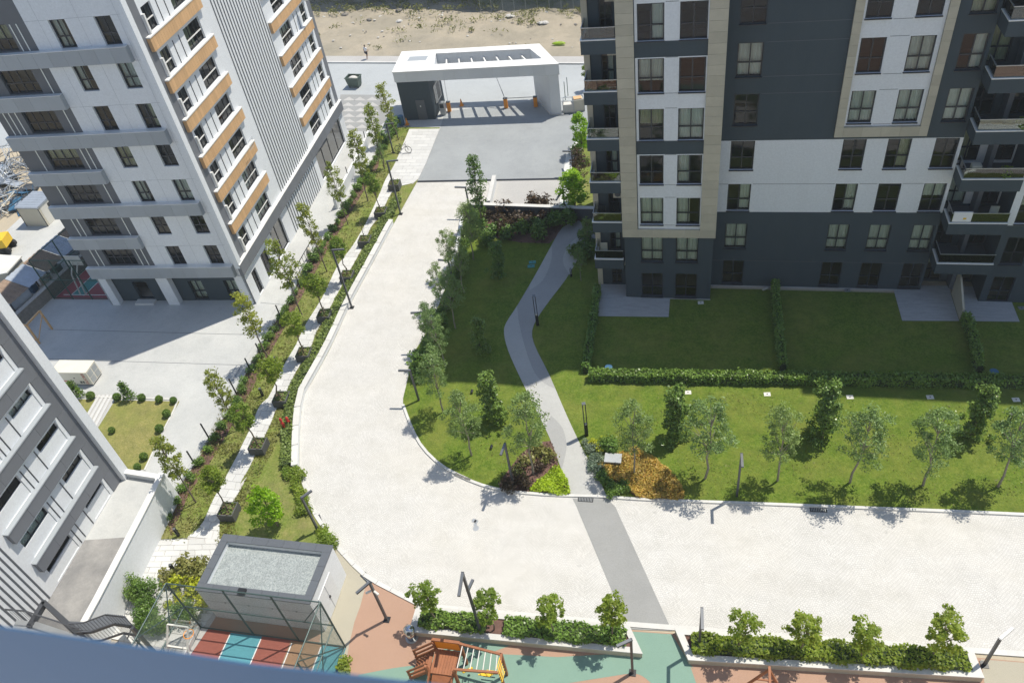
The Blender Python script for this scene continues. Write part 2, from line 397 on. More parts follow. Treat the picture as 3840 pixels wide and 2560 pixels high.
def strip_wall(pts, w, z0, z1, side=0):        # wall following a polyline; side shifts it left(+)/right(-)
    m = MB(); P = [Vector(p[:2]) for p in pts]; n = len(P); L = []; R = []
    for i in range(n):
        d = (P[min(i+1, n-1)]-P[max(i-1, 0)]).normalized(); nn = Vector((-d.y, d.x))
        c = P[i]+nn*side; L.append(c+nn*w/2); R.append(c-nn*w/2)
    for i in range(n-1):
        m.add([(L[i].x, L[i].y, z0), (R[i].x, R[i].y, z0), (R[i+1].x, R[i+1].y, z0), (L[i+1].x, L[i+1].y, z0),
               (L[i].x, L[i].y, z1), (R[i].x, R[i].y, z1), (R[i+1].x, R[i+1].y, z1), (L[i+1].x, L[i+1].y, z1)],
              [(4, 5, 6, 7), (0, 4, 7, 3), (1, 2, 6, 5)] + ([(0, 1, 5, 4)] if i == 0 else []) + ([(3, 7, 6, 2)] if i == n-2 else []))
    return m
ORD = ['first', 'second', 'third', 'fourth', 'fifth', 'sixth', 'seventh', 'eighth', 'ninth', 'tenth', 'eleventh', 'twelfth', 'thirteenth', 'fourteenth', 'fifteenth', 'sixteenth', 'seventeenth', 'eighteenth', 'nineteenth', 'twentieth'] 
ORD += ['twenty-'+w for w in ORD[:9]] + ['thirtieth'] + ['thirty-'+w for w in ORD[:9]] + ['fortieth'] + ['forty-'+w for w in ORD[:9]]

# wall with rectangular openings; plane coordinates (a along the wall, z up), inward = +depth
def wall(parent, amin, amax, zmin, zmax, openings, place, colour, depth=.22, extra_a=(), extra_z=()):
    A = sorted({amin, amax, *[x for o in openings for x in o[:2] if amin < x < amax], *[x for x in extra_a if amin < x < amax]})
    Zs = sorted({zmin, zmax, *[x for o in openings for x in o[2:] if zmin < x < zmax], *[x for x in extra_z if zmin < x < zmax]})
    cells = {}
    for i in range(len(A)-1):
        for j in range(len(Zs)-1):
            ca, cz = (A[i]+A[i+1])/2, (Zs[j]+Zs[j+1])/2
            if not any(o[0] < ca < o[1] and o[2] < cz < o[3] for o in openings): cells[i, j] = colour(ca, cz)
    grp = {}; mbs = []
    for c0 in cells:
        if c0 in grp: continue
        g = len(mbs); mbs.append((cells[c0], MB())); st = [c0]; grp[c0] = g
        while st:
            i, j = st.pop(); mbs[g][1].quad(place(A[i], 0, Zs[j]), place(A[i+1], 0, Zs[j]), place(A[i+1], 0, Zs[j+1]), place(A[i], 0, Zs[j+1]))
            for q in ((i+1, j), (i-1, j), (i, j+1), (i, j-1)):
                if q in cells and q not in grp and cells[q] == cells[c0]: grp[q] = g; st.append(q)
    def near(a, z):
        i = max(k for k in range(len(A)-1) if A[k] <= a+1e-6); j = max(k for k in range(len(Zs)-1) if Zs[k] <= z+1e-6)
        return grp.get((i, j))
    for o in openings:
        a0, a1, z0, z1 = o; am, zm = (a0+a1)/2, (z0+z1)/2
        for p, q, n in (((a0, z0), (a0, z1), (a0-.01, zm)), ((a0, z1), (a1, z1), (am, z1+.01)), ((a1, z1), (a1, z0), (a1+.01, zm)), ((a1, z0), (a0, z0), (am, z0-.01))):
            k = near(*n); k = near(am, z1+.01) if k is None else k
            if k is None: k = 0
            mbs[k][1].quad(place(p[0], 0, p[1]), place(p[0], depth, p[1]), place(q[0], depth, q[1]), place(q[0], 0, q[1]))
    for c, m in mbs: m.build('wall', c, parent)

# windows: frame is the part, panes / curtain / sill are its sub-parts. local x right, y inward, z up, origin lower left
_wc = {}
def window(parent, w, h, loc, rotz, style, rng, curtain=None):
    fm = 'frame'
    key = (round(w, 2), round(h, 2), style)
    t = .045 if style == 'side' else .07
    if style == 'grid': xs = [0, .5, 1]; zs = [0, .42, 1]
    elif style == 'tall': xs = [0, .46, 1]; zs = [0, .4, 1]
    elif style == 'side': xs = [0, .34, .67, 1] if w > 1.6 else [0, .5, 1]; zs = [0, .44, 1]
    elif style == 'loggia': xs = [0, .25, .5, .75, 1]; zs = [0, .42, 1]
    else: xs = [0, .25, .5, .75, 1] if w > 3 else [0, .5, 1]; zs = [0, 1]
    if key not in _wc:
        m = MB()
        for i, x in enumerate(xs): 
            x = min(max(x*w, t/2), w-t/2); m.box(x-t/2, x+t/2, 0, .07, 0, h)
        for j, z in enumerate(zs):
            z = min(max(z*h, t/2), h-t/2); tt = t*.6 if style == 'side' and 0 < j < len(zs)-1 else t/2
            m.box(t/2, w-t/2, -.012, .066, z-tt, z+tt)
        fr = m.mesh('window', fm)
        pn = []
        for j in range(len(zs)-1):
            for i in range(len(xs)-1):
                q = MB(); a0, a1, b0, b1 = xs[i]*w+.03, xs[i+1]*w-.03, zs[j]*h+.03, zs[j+1]*h-.03
                q.quad((a0, .035, b0), (a1, .035, b0), (a1, .035, b1), (a0, .035, b1)); pn.append(q.mesh('pane', 'shop' if style == 'shop' else 'glass'))
        s = MB(); s.box(-.03, w+.03, -.20, .0, -.045, -.003); sill = s.mesh('sill', 'frame' if style != 'side' else 'wframe')
        _wc[key] = (fr, pn, sill)
    fr, pn, sill = _wc[key]
    o = link('window', fr, parent, loc, rotz)
    for p in pn: link('pane', p, o)
    if style == 'grid': link('sill', sill, o)
    if style == 'side':
        k2 = ('tr', round(w, 2), round(h, 2))
        if k2 not in _wc: _wc[k2] = MB().box(0, w, -.05, -.014, h*.44-.035, h*.44+.035).mesh('transom', 'wframe')
        link('transom', _wc[k2], o)
    if curtain:
        a0, a1, b0, b1, cm = curtain
        m = MB(); n = max(4, int((a1-a0)*w/.055)); pts = [(w*(a0+(a1-a0)*i/n), .20+.025*math.sin(i*1.9)+.01*rng.random()) for i in range(n+1)]
        for p, q in zip(pts, pts[1:]): m.quad((p[0], p[1], h*b0), (q[0], q[1], h*b0), (q[0], q[1], h*b1), (p[0], p[1], h*b1))
        m.build('curtain', cm, o)
    return o
def rand_curtain(rng, p=.7):
    r = rng.random()
    if r > p: return None
    c = 'curtain' if rng.random() < .7 else 'curtain2'
    k = rng.random()
    if k < .45: return (.02, .98, .02, .98, c)
    if k < .6: return (.02, .98, .3+.3*rng.random(), .98, c)
    if k < .8: return (.02, .4+.2*rng.random(), .02, .98, c)
    return (.55, .98, .02, .98, c)
# ================================================================ the ground
sheet('ground', [(-400,-300),(400,-300),(400,600),(-400,600)], -.03, 'sand')
def far_y(x): return 82.96 + (x+42.14)*(-.0929)        # far kerb of the street
sheet('street', [(-120, far_y(-120)), (-120, 60), (-62, 66), (-36, 70.5), (-12, 66.0), (60, 60), (60, far_y(60))], -.012, 'street')
sheet('courtyard', [(-62,18),(-22,18),(-22,71.6),(-36,74.2),(-62,76)], -.008, 'court')
road_left = GP(B4, [(1395,0),(1240,290),(1050,640),(985,770),(840,1090),(705,1340),(625,1480)]) + GP(B5, [(630,130),(585,230),(562,400),(550,600),(545,880)])
kerb_left = GP(B5, [(545,885),(590,1010),(640,1170),(690,1290),(770,1410),(850,1520)]) + GP(B6, [(840,250),(950,380),(1150,580),(1400,720),(1650,850)])
top_l, top_r = G(A2(855,1250)), G(A2(1392,1236))
lawn_edge = GP(C1, [(2352,1300),(1800,1275),(900,1240),(400,1220),(0,1205)]) + GP(B7, [(1950,1310),(1500,1290),(1300,1272),(1000,1265),(700,1250),(400,1215),(200,1160),(0,1075)]) + \
   GP(B5, [(2150,1000),(1900,880),(1750,760),(1650,640),(1570,480),(1500,290)])
wall_right = GP(B4, [(1500,1567),(1565,1300),(1610,1130),(1690,1010),(1790,800),(1880,580),(1950,360),(2010,130)]) + GP(A2, [(1160,1520),(1185,1440)])
ROADL = smooth([top_l]+road_left, 3); ROADK = smooth(kerb_left, 3); EDGE = smooth(lawn_edge, 3); WALLR = smooth(wall_right, 3)
bed_back = [Vector((-12.98,18.3)), Vector((-2.5,18.62)), Vector((-.3,18.72)), Vector((12.6,19.3)), Vector((45,20.9))]
sheet('road', ROADL[::2] + ROADK[1::2] + bed_back + [Vector((45,28.5))] + EDGE[::2] + WALLR[::2] + [G(A2(1345,1440)), top_r], -.004, 'road')
sheet('asphalt_apron', GP(A2, [(1045,770),(1010,890),(855,1252),(1390,1238),(1852,1232),(1885,1050),(1960,965),(2080,800),(2080,700),(1700,690)]), .0, 'asphalt')
sheet('garage_ramp', GP(A2, [(1396,1242),(1850,1236),(1830,1432),(1346,1440)]), .0, 'ramp')
m = MB(); a, b = G(A2(855,1252)), G(A2(1850,1233)); m.beam((a.x, a.y, .008), (b.x, b.y, .008), .28, .012)
o = m.build('drain_channel', 'black'); o['kind'] = 'structure'
band = [G(B7(1010,1285))] + [G(B8(1045,0)), G(B8(1480,1035)), G(B8(1855,1050)), G(B8(1375,0)), G(B7(1305,1285))]
sheet('crossing', band, .002, 'roadgrey')
# lawns
LAWN = EDGE + WALLR[::2] + [G(A2(1185,1478)), Vector((-8.2,52.13)), Vector((-6.7,46)), Vector((-6.7,44)), Vector((45,44)), Vector((45,28.8))]
sheet('lawn', LAWN, .04, 'lawn')
pl = smooth(GP(W, [(1330,508),(1292,524),(1264,570),(1230,632),(1190,700),(1163,742),(1158,766),(1167,805),(1192,862),(1228,935),(1262,1005),(1290,1080)]) + [G(B7(1000,1262))], 3)
pr = smooth(GP(W, [(1372,545),(1335,585),(1300,642),(1256,700),(1226,748),(1226,788),(1262,862),(1302,955),(1345,1045)]) + GP(B7, [(1190,1010),(1240,1130),(1300,1268)]), 3)
sheet('garden_path', pl + pr[::-1], .052, 'path')
inl = smooth(GP(B7, [(830,585),(925,690),(960,830),(945,950),(915,1055)]), 4)
pe = [p for p in pl if inl[-1].y-.2 < p.y < inl[0].y]
sheet('path_inlay', [inl[0]] + pe[1:] + inl[::-1][:-1], .056, 'pathgrey')
gl = smooth(GP(W, [(1188,705),(1192,740),(1201,780),(1213,820),(1229,858),(1252,882),(1276,893)]), 3)
sheet('path_inlay', [p for p in pl if p.y > gl[0].y] + gl + [p for p in pr[::-1] if p.y > gl[-1].y], .056, 'pathgrey')
i4 = smooth(GP(W, [(1352,530),(1310,560),(1293,600),(1310,634)]), 4)
sheet('path_inlay', i4 + [p for p in pr if i4[-1].y+.1 < p.y < i4[0].y][::-1], .060, 'path')
i5 = smooth(GP(W, [(1268,566),(1266,600),(1247,645),(1216,668)]), 4)
sheet('path_inlay', [p for p in pl if i5[-1].y < p.y < i5[0].y] + i5[::-1], .060, 'path')
# kerb stones along lawn and road
def kerbs(name, pts, w, h, step, side=0, gap=.012, mat='kerb'):
    P = resample(pts, step); root = link(name, None); root['kind'] = 'structure'
    for a, b in zip(P, P[1:]):
        d = (b-a); L = d.length-gap; c = (a+b)/2 + Vector((-d.y, d.x)).normalized()*side
        piece('kerb_stone', root, c.x-.5*round(L, 1), c.x+.5*round(L, 1), c.y-w/2, c.y+w/2, -.01, h, mat, math.atan2(d.y, d.x))
kerbs('lawn_kerb', EDGE, .16, .085, .9)
kerbs('road_kerb', ROADK, .22, .06, .9)
kerbs('bed_kerb', [bed_back[0], bed_back[1], bed_back[2], bed_back[3], Vector((30,20.2))], .26, .05, 1.0, .05)
# left garden strip with its slab path
fence_l = GP(A2, [(720,880),(640,960),(520,1150),(400,1340),(330,1470)]) + GP(B4, [(800,60),(720,180),(560,460),(430,700),(320,880),(200,1090),(90,1290),(0,1430)]) + GP(B2, [(2180,200),(1960,560),(1830,780),(1700,960),(1560,1180),(1440,1480)])
FENCE = smooth(fence_l, 3)
plaza = GP(B3, [(1440,250),(1760,235),(2040,235)])
sheet('garden_strip', FENCE + plaza + [Vector((-23.4,19.7)), Vector((-18.0,19.8))] + ROADK[9::-1] + ROADL[::-1] + [G(A2(1010,880))], .02, 'rough')
PL = smooth(GP(A2, [(800,890),(700,1130),(640,1230),(590,1350),(500,1540)]) + GP(B4, [(1030,180),(900,350),(760,640),(600,900),(510,1090),(420,1240),(360,1360),(260,1567)]) + GP(B5, [(180,300),(100,500),(0,700)]) + GP(B2, [(2200,720),(2040,1020),(1950,1180),(1850,1400),(1700,1520)]), 3)
PR = smooth(GP(A2, [(1008,890),(862,1236),(760,1262),(672,1340),(600,1490)]) + GP(B4, [(1205,0),(1110,220),(1010,400),(840,720),(705,960),(650,1110),(545,1280),(480,1400),(430,1530)]) + GP(B5, [(340,320),(280,470),(130,780),(80,880),(0,1020)]) + GP(B2, [(2270,950),(2140,1190),(2030,1320),(2020,1540)]), 3)
sheet('slab_path', PL + PR[::-1], .026, 'grout')
path_root = link('paving', None); path_root['kind'] = 'structure'
def slabs(Lp, Rp, nrow, cols, z, gap=.012):
    a = resample(Lp, n=nrow); b = resample(Rp, n=nrow)
    for i in range(nrow):
        k = cols(i, (b[i]-a[i]).length); off = .5 if i % 2 else 0
        ts = sorted({0, 1, *[(j+off)/k for j in range(k+1) if 0 < (j+off)/k < 1]})
        for t0, t1 in zip(ts, ts[1:]):
            q = [a[i].lerp(b[i], t0), a[i].lerp(b[i], t1), a[i+1].lerp(b[i+1], t1), a[i+1].lerp(b[i+1], t0)]
            c = sum(q, Vector((0, 0)))/4
            if (q[0]-q[1]).length < .06: continue
            q = [c+(p-c)*(1-gap*2/max(.2, (p-c).length)) for p in q]
            m = MB(); m.prism([(p-c) for p in q], 0, .025); m.build('paving_slab', 'slab', path_root, loc=(c.x, c.y, z+random.random()*.004), fix=True)
def xat(P, y):
    for a, b in zip(P, P[1:]):
        if (a.y-y)*(b.y-y) <= 0 and a.y != b.y: return a.x+(b.x-a.x)*(y-a.y)/(b.y-a.y)
    return None
def rows(Lp, Rp, y1, y0, n):
    ys = [y1+(y0-y1)*i/n for i in range(n+1)]; ys = [y for y in ys if xat(Lp, y) is not None and xat(Rp, y) is not None]
    return [Vector((xat(Lp, y), y)) for y in ys], [Vector((xat(Rp, y), y)) for y in ys]
def slabrows(Lp, Rp, y1, y0, n, wid, z, gap=.009):
    a, b = rows(Lp, Rp, y1, y0, n)
    for i in range(len(a)-1):
        w = (b[i]-a[i]).length; k = max(2, round(w/wid)); off = .5 if i % 2 else 0
        ts = sorted({0, 1, *[(j+off)/k for j in range(k+1) if 0 < (j+off)/k < 1]})
        for t0, t1 in zip(ts, ts[1:]):
            q = [a[i].lerp(b[i], t0), a[i].lerp(b[i], t1), a[i+1].lerp(b[i+1], t1), a[i+1].lerp(b[i+1], t0)]; c = sum(q, Vector((0, 0)))/4
            q = [c+Vector(((p-c).x*(1-gap/max(.1, abs((p-c).x))), (p-c).y*(1-gap/max(.1, abs((p-c).y))))) for p in q]
            m = MB(); m.prism([(p-c) for p in q], 0, .025); m.build('paving_slab', 'slab', path_root, loc=(c.x, c.y, z+random.random()*.004), fix=True)
slabrows(PL, PR, min(PL[0].y, PR[0].y)-.01, max(PL[-1].y, PR[-1].y)+.05, 82, 1.15, .028)
# plaza by the utility building
pz = [G(B3(1440,262)), G(B3(2030,240)), Vector((-23.3,19.5)), Vector((-23.6,16.2)), Vector((-24.2,13)), G(B3(1090,1210)), G(B3(1105,935))]
sheet('plaza', pz, .022, 'grout')
slabs([pz[0], G(B3(1105,935)), G(B3(1000,1160))], [pz[1], Vector((-23.35,18.4)), Vector((-24.3,14.4))], 17, lambda i, w: max(3, round(w/.9)), .0235)
# left wall of the road, its coping
LW = resample(ROADL, 1.6)[4:]
lw = thing('retaining_wall', 'low white wall between cobbled road and hedge on the tree lined side', 'wall', (LW[0].x, LW[0].y, 0))
m = strip_wall([p-LW[0] for p in LW], .30, -.02, .42, -.16); m.build('wall_body', 'wallwhite', lw, fix=True)
for a, b in zip(LW, LW[1:]):
    d = b-a; c = (a+b)/2 - Vector((-d.y, d.x)).normalized()*.16
    piece('coping', lw, c.x-LW[0].x-.79, c.x-LW[0].x+.79, c.y-LW[0].y-.2, c.y-LW[0].y+.2, .422, .48, 'kerb', math.atan2(d.y, d.x))
RW = resample(WALLR[18:], 1.6)
rw = thing('retaining_wall', 'low white wall between cobbled road and shaded lawn trees', 'wall', (RW[0].x, RW[0].y, 0))
strip_wall([p-RW[0] for p in RW], .25, -.02, .5, -.1).build('wall_body', 'wallwhite', rw, fix=True)
# parapet across the garage ramp, wall between road and ramp
gw = thing('parapet_wall', 'dark grey parapet wall with white coping across the garage ramp', 'wall', (-12.5,52.2,0))
pa, pb = G(A2(1185,1478)), Vector((-6.75,52.1))
strip_wall([pa-Vector((-12.5,52.2,0)), Vector((pb.x+12.5, pb.y-52.2))], .25, -.02, 1.06).build('wall_body', 'darkp', gw, fix=True)
strip_wall([pa-Vector((-12.5,52.2,0)), Vector((pb.x+12.5, pb.y-52.2))], .36, 1.062, 1.13).build('coping', 'kerb', gw, fix=True)
rp = thing('ramp_wall', 'short white wall between cobbled road and the garage ramp', 'wall', (-18,55,0))
a, b = G(A2(1392,1262)), G(A2(1352,1440)); o3 = Vector((-18,55,0))
strip_wall([a-o3, b-o3], .25, -.02, .75).build('wall_body', 'wallwhite', rp, fix=True)
strip_wall([a-o3, b-o3], .32, .752, .80).build('coping', 'kerb', rp, fix=True)
# verge right of the apron
sheet('verge_path', GP(A2, [(1852,1232),(1885,1050),(1960,965),(2010,940),(2010,1010),(1940,1080),(1910,1232),(1890,1425),(1832,1428)]), .022, 'slab')
sheet('verge_lawn', GP(A2, [(1910,1232),(1940,1080),(2010,1010),(2200,1000),(2200,1425),(1890,1425)]), .02, 'rough')
# playground floors
sheet('playground', [(-30,-1),(30,-1),(30,19.6),(12.7,19.05),(12.6,18.5),(-.4,18.5),(-2.5,18.4),(-13,18.1)] + [p for p in ROADK[::-1] if p.y < 20.6] + [Vector((-18,19.6)), Vector((-24.2,19.6))], -.006, 'terra')
sheet('beige_paving', GP(B6, [(880,340),(955,385),(1150,585),(1195,625),(1150,690),(1105,860),(1050,1010),(1000,1225),(975,1380),(700,1330),(760,1040),(880,560)]), -.001, 'beige')
gr_ = smooth(GP(B6, [(1090,1490),(1400,1430),(1640,1400)]), 3) + [Vector((-10.5,16.9)), Vector((-8,16.9))] + [G(B8(300,1240)), G(B8(880,1270)), Vector((-2.2,17.3)), Vector((-2.3,18.35)), Vector((-.45,18.45)), Vector((.6,16.9)), G(B8(2010,1350)), G(B8(2060,1493)), Vector((2.2,11)), Vector((-3,11))] + smooth(GP(B8, [(1680,1493),(1600,1430),(1510,1410),(1300,1440),(980,1490)]), 3) + [Vector((-6,11)), Vector((-15,11))]
sheet('green_rubber', gr_, -.001, 'green')
sheet('beige_paving', [(12.9,19.0),(30,19.7),(30,12),(16,12),(12.8,17.6)], -.001, 'beige')
# dirt lot beyond the street, with kerb and pavement
rng = np.random.default_rng(3)
b = bmesh.new(); nx, ny = 90, 34; grid = []
for j in range(ny+1):
    for i in range(nx+1):
        x = -75+i*1.0; y0 = far_y(x)+1.7; y = y0+j*.62
        hgt = 0 if j == 0 else .12*math.sin(x*.7+y*.9)+.18*math.sin(x*.23-y*.41)+.12*rng.normal()*min(1, j/3)+max(0, j-12)*.035+(.25*max(0, math.sin(x*.35+1)) if 6 < j < 12 else 0)
        grid.append(b.verts.new((x, y, max(.1, .1+hgt*.9))))
for j in range(ny):
    for i in range(nx): b.faces.new((grid[j*(nx+1)+i], grid[j*(nx+1)+i+1], grid[(j+1)*(nx+1)+i+1], grid[(j+1)*(nx+1)+i]))
me = bpy.data.meshes.new('dirt_lot'); b.to_mesh(me); b.free(); me.materials.append(MT['soil']); me.polygons.foreach_set('use_smooth', [True]*len(me.polygons))
o = link('dirt_lot', me); o['kind'] = 'structure'
kerbs('street_kerb', [Vector((x, far_y(x))) for x in (-75, 15)], .25, .14, 1.0, .12)
strip_wall([Vector((x, far_y(x)+.95)) for x in (-75, 15)], 1.45, -.02, .12).build('pavement', 'ramp')['kind'] = 'structure'
def back_y(x): return 96.7+(x+38.5)*(-.134)
rwl = thing('retaining_wall', 'tall stained concrete wall with climbing weeds behind the dirt lot', 'wall', (-30, back_y(-30)+3.2, 0))
for i in range(15):
    x0 = -78+i*6.2
    m = MB(); a = Vector((x0, back_y(x0)+3)); c = Vector((x0+6.17, back_y(x0+6.17)+3)); off = Vector((-30, back_y(-30)+3.2))
    strip = strip_wall([a-off, c-off], .4, -.3, 7.5); strip.build('wall_panel', 'concrete', rwl, fix=True)
# grey patterned pavement by the corner tower
pav = link('pavement_pattern', None); pav['kind'] = 'structure'
sheet('pavement_base', GP(A2, [(325,652),(640,655),(640,830),(560,905),(380,905),(300,800)]), -.003, 'roadgrey', pav)
for r in range(3):
    for k in range(6):
        cx, cy = 372+r*85+k*3, 668+k*38
        if r == 0 and k == 0: cx += 10
        p = GP(A2, [(cx-42, cy+26), (cx+46, cy+26), (cx+2, cy)]); m = MB(); m.prism([(q.x, q.y) for q in p], -.002, .006); m.build('paving_triangle', 'ramp', pav, fix=True)
# small lawn and slab stripes below the courtyard
sheet('dry_lawn', GP(B2, [(640,235),(895,238),(780,410),(700,470),(560,300)]), .0, 'dry')
sheet('dry_lawn', GP(B2, [(1055,245),(1650,255),(1490,560),(1330,880),(1100,900),(880,530)]), .0, 'dry')
st = link('stepping_path', None); st['kind'] = 'structure'
sheet('path_bed', GP(B2, [(900,195),(1050,200),(872,545),(760,430)]), .002, 'ramp', st)
for k in range(4):
    f = (k+.15)/4; g = (k+.75)/4
    p = GP(B2, [(900+150*f,197),(900+150*g,197),(770+105*g,410+125*g),(770+105*f,410+125*f)])
    m = MB(); m.prism([(q.x, q.y) for q in p], .003, .04); m.build('paving_strip', 'slab', st, fix=True)
kerbs('lawn_border', [G(B2(560,205)), G(B2(1650,240)), G(B2(1480,570)), G(B2(1330,890))], .12, .05, 1.0)
# slab joints of the courtyard: real saw cuts filled dark
jn = link('courtyard_joints', None); jn['kind'] = 'structure'
for p, q in (((400,1205),(2220,1262)), ((440,935),(2352,985)), ((2220,1262),(2000,1640))):
    a, c = G(B1(*p)), G(B1(*q)); m = MB(); m.beam((a.x, a.y, -.006), (c.x, c.y, -.006), .035, .004); m.build('joint', 'darkp', jn)
a, c = G(B4(0,980)), G(B4(470,715)); 
for p, q in (((190,690),(480,715)), ((440,335),(590,338)), ((0,980),(330,985))):
    a, c = G(B4(*p)), G(B4(*q)); m = MB(); m.beam((a.x, a.y, -.006), (c.x, c.y, -.006), .035, .004); m.build('joint', 'darkp', jn)
sheet('dark_shadowed_ramp', [Vector((-33.9,19.9)), Vector((-30.2,20.6)), Vector((-29.7,8)), Vector((-33.2,8))], -.004, 'darkramp')

# ================================================================ right tower
rg = random.Random(5)
RT = thing('apartment_tower', 'dark grey and white apartment tower with beige stone frames beside the lawn', 'building', (0, 44.36, 0))
H_R = 31.5
fl = range(0, 10)
F2 = lambda a, z: 7.9 < a < 12.0 and z > 12.0
cols0 = [(1.72,3.11),(8.05,9.33),(10.48,11.76),(13.0,14.25)]
op = [(a, b, .22+3*k, 2.2+3*k) for a, b in cols0 for k in fl]
def rc(a, z):
    if F2(a, z): return 'white'
    return 'white' if 6.13 < z < 11.22 else 'dark'
wall(RT, .98, 14.42, 0, H_R, op, lambda a, d, z: (a, d, z), rc, .2, (7.93, 11.97), (6.13, 11.22, 12.03))
opb = [(a, b, .18+3*k, 2.2+3*k) for a, b in ((-3.63,-2.19),(-1.38,.06)) for k in fl]
def rb(a, z):
    if z < 5.3 or a < -3.77 or a > .22: return 'dark'
    zz = (z-5.26) % 6
    return 'dark' if 0 <= zz < .9 and z > 6 else 'white'
zx = [5.3] + [q for k in range(1, 5) for q in (5.26+6*k, 6.16+6*k)]
wall(RT, -4.7, .98, 0, H_R, opb, lambda a, d, z: (a, d-1.54, z), rb, .2, (-3.77, .22), zx)
opr = [(a, b, .05+3*k, 2.06+3*k) for a, b in ((18.1,19.35),(20.9,22.2),(23.7,25.0)) for k in fl]
wall(RT, 17.68, 30, 0, H_R, opr, lambda a, d, z: (a, d-1.0, z), lambda a, z: 'white' if 5.93 < z < 11.0 else 'dark', .2, (), (5.93, 11.0))
m = MB()   # returns, end walls, back and roof
for x, y0, y1 in ((.98,-1.54,0), (-4.7,-1.54,-.16), (-6.75,-.16,11.6), (14.42,0,1.0), (17.68,-1.0,1.0), (30,-1,11.6)): m.quad((x,y0,0),(x,y1,0),(x,y1,H_R),(x,y0,H_R))
m.quad((-6.75,11.6,0),(30,11.6,0),(30,11.6,H_R),(-6.75,11.6,H_R)); m.build('wall', 'dark', RT)
dop = [(-5.82,-5.08,.12+3*k,2.2+3*k) for k in fl]
wall(RT, -6.75, -4.7, 0, H_R, dop, lambda a, d, z: (a, d-.16, z), lambda a, z: 'dark', .15)
dop2 = [(x0, x1, .12+3*k, 2.25+3*k) for k in fl for x0, x1 in ((14.55,15.75),(16.6,17.6))]
wall(RT, 14.42, 17.68, 0, H_R, dop2, lambda a, d, z: (a, d+1.0, z), lambda a, z: 'dark' if z < 6 or z > 11.2 else 'white', .15)
m = MB(); m.prism([(-6.75,-.16),(-4.7,-.16),(-4.7,-1.54),(.98,-1.54),(.98,0),(14.42,0),(14.42,1),(17.68,1),(17.68,-1),(30,-1),(30,11.6),(-6.75,11.6)], H_R-.02, H_R+.25); m.build('roof', 'darkp', RT, fix=True)
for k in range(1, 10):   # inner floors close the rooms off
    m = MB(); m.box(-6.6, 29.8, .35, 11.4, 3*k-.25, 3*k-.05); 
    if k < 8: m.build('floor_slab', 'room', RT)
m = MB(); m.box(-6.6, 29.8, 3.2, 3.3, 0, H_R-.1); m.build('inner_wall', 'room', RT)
for a, b in cols0:
    for k in fl[:8]:
        if k == 0: cu = None
        elif k == 1: cu = (.02,.98,.02,.98,'curtain')
        elif k == 4 and a > 5: cu = (.02,.98,.02,.98,'curtain')
        else: cu = rand_curtain(rg, .5)
        window(RT, b-a, 1.98, (a, .1, .22+3*k), 0, 'grid', rg, cu)
for a, b in ((-3.63,-2.19),(-1.38,.06)):
    for k in fl[:8]: window(RT, b-a, 2.02, (a, -1.44, .18+3*k), 0, 'grid', rg, None if k == 0 else (.02,.98,.02,.98,'curtain') if k == 1 else rand_curtain(rg, .6))
for a, b in ((18.1,19.35),(20.9,22.2),(23.7,25.0)):
    for k in fl[:8]: window(RT, b-a, 2.01, (a, -.9, .05+3*k), 0, 'grid', rg, None if k == 0 else rand_curtain(rg, .8))
for k in fl[:8]:
    window(RT, .74, 2.08, (-5.82, -.08, .12+3*k), 0, 'tall', rg, (.5,.98,.02,.98,'curtain') if k % 2 else None)
    window(RT, 1.2, 2.13, (14.55, 1.08, .12+3*k), 0, 'tall', rg, rand_curtain(rg, .6)); window(RT, 1.0, 2.13, (16.6, 1.08, .12+3*k), 0, 'tall', rg, None)
# facade joints
for x0, x1, zs in ((3.2,7.45,(14.2,15.22,17.2,18.22,20.2)), (3.2,8.0,(8.2,)), (1.0,1.7,(8.2,)), (9.4,10.4,(8.2,)), (11.8,12.95,(8.2,)), (.99,14.4,(2.22,))):
    for z in zs: piece('joint', RT, x0, x1, -.006, .0, z-.012, z+.012, 'darkp')
for k in range(2, 8):
    for zz in (.15, 2.24):
        piece('joint', RT, -2.12, -1.45, -1.546, -1.54, 3*k+zz-.012, 3*k+zz+.012, 'darkp')
        if k > 3: piece('joint', RT, 9.45, 10.4, -.006, 0, 3*k+zz-.012, 3*k+zz+.012, 'darkp')
# stone frames, block by block
def stone_frame(x0, x1, w, zb, hb, ztop, yf, y0):
    z = zb+hb
    for xa, xb in ((x0, x0+w), (x1-w, x1)):
        k = 0; z = zb
        while z < ztop:
            hh = hb if k == 0 else .605
            piece('stone_block', RT, xa+.004, xb-.004, yf, y0, z+.005, z+hh-.005, 'stone'); z += hh; k += 1
    n = 4 if x1-x0 > 5.5 else 4; s = (x1-x0-2*w)/n
    for i in range(n): piece('stone_block', RT, x0+w+i*s+.004, x0+w+(i+1)*s-.004, yf, y0, zb+.005, zb+hb-.005, 'stone')
    m = MB(); m.box(x0, x0+w, yf, y0, ztop+.02, H_R); m.box(x1-w, x1, yf, y0, ztop+.02, H_R); m.build('stone_cladding', 'stone', RT)
stone_frame(-4.79, 1.1, .98, 5.25, .62, 21.2, -1.68, -1.545)
stone_frame(7.47, 12.42, .45, 11.42, .62, 21.2, -.16, -.005)
m = MB(); m.box(-6.79,-6.45,-.26,-.165,0,H_R); m.build('stone_cladding', 'stone', RT)
m = MB(); m.box(12.0,12.02,-.1,0,12,13); 
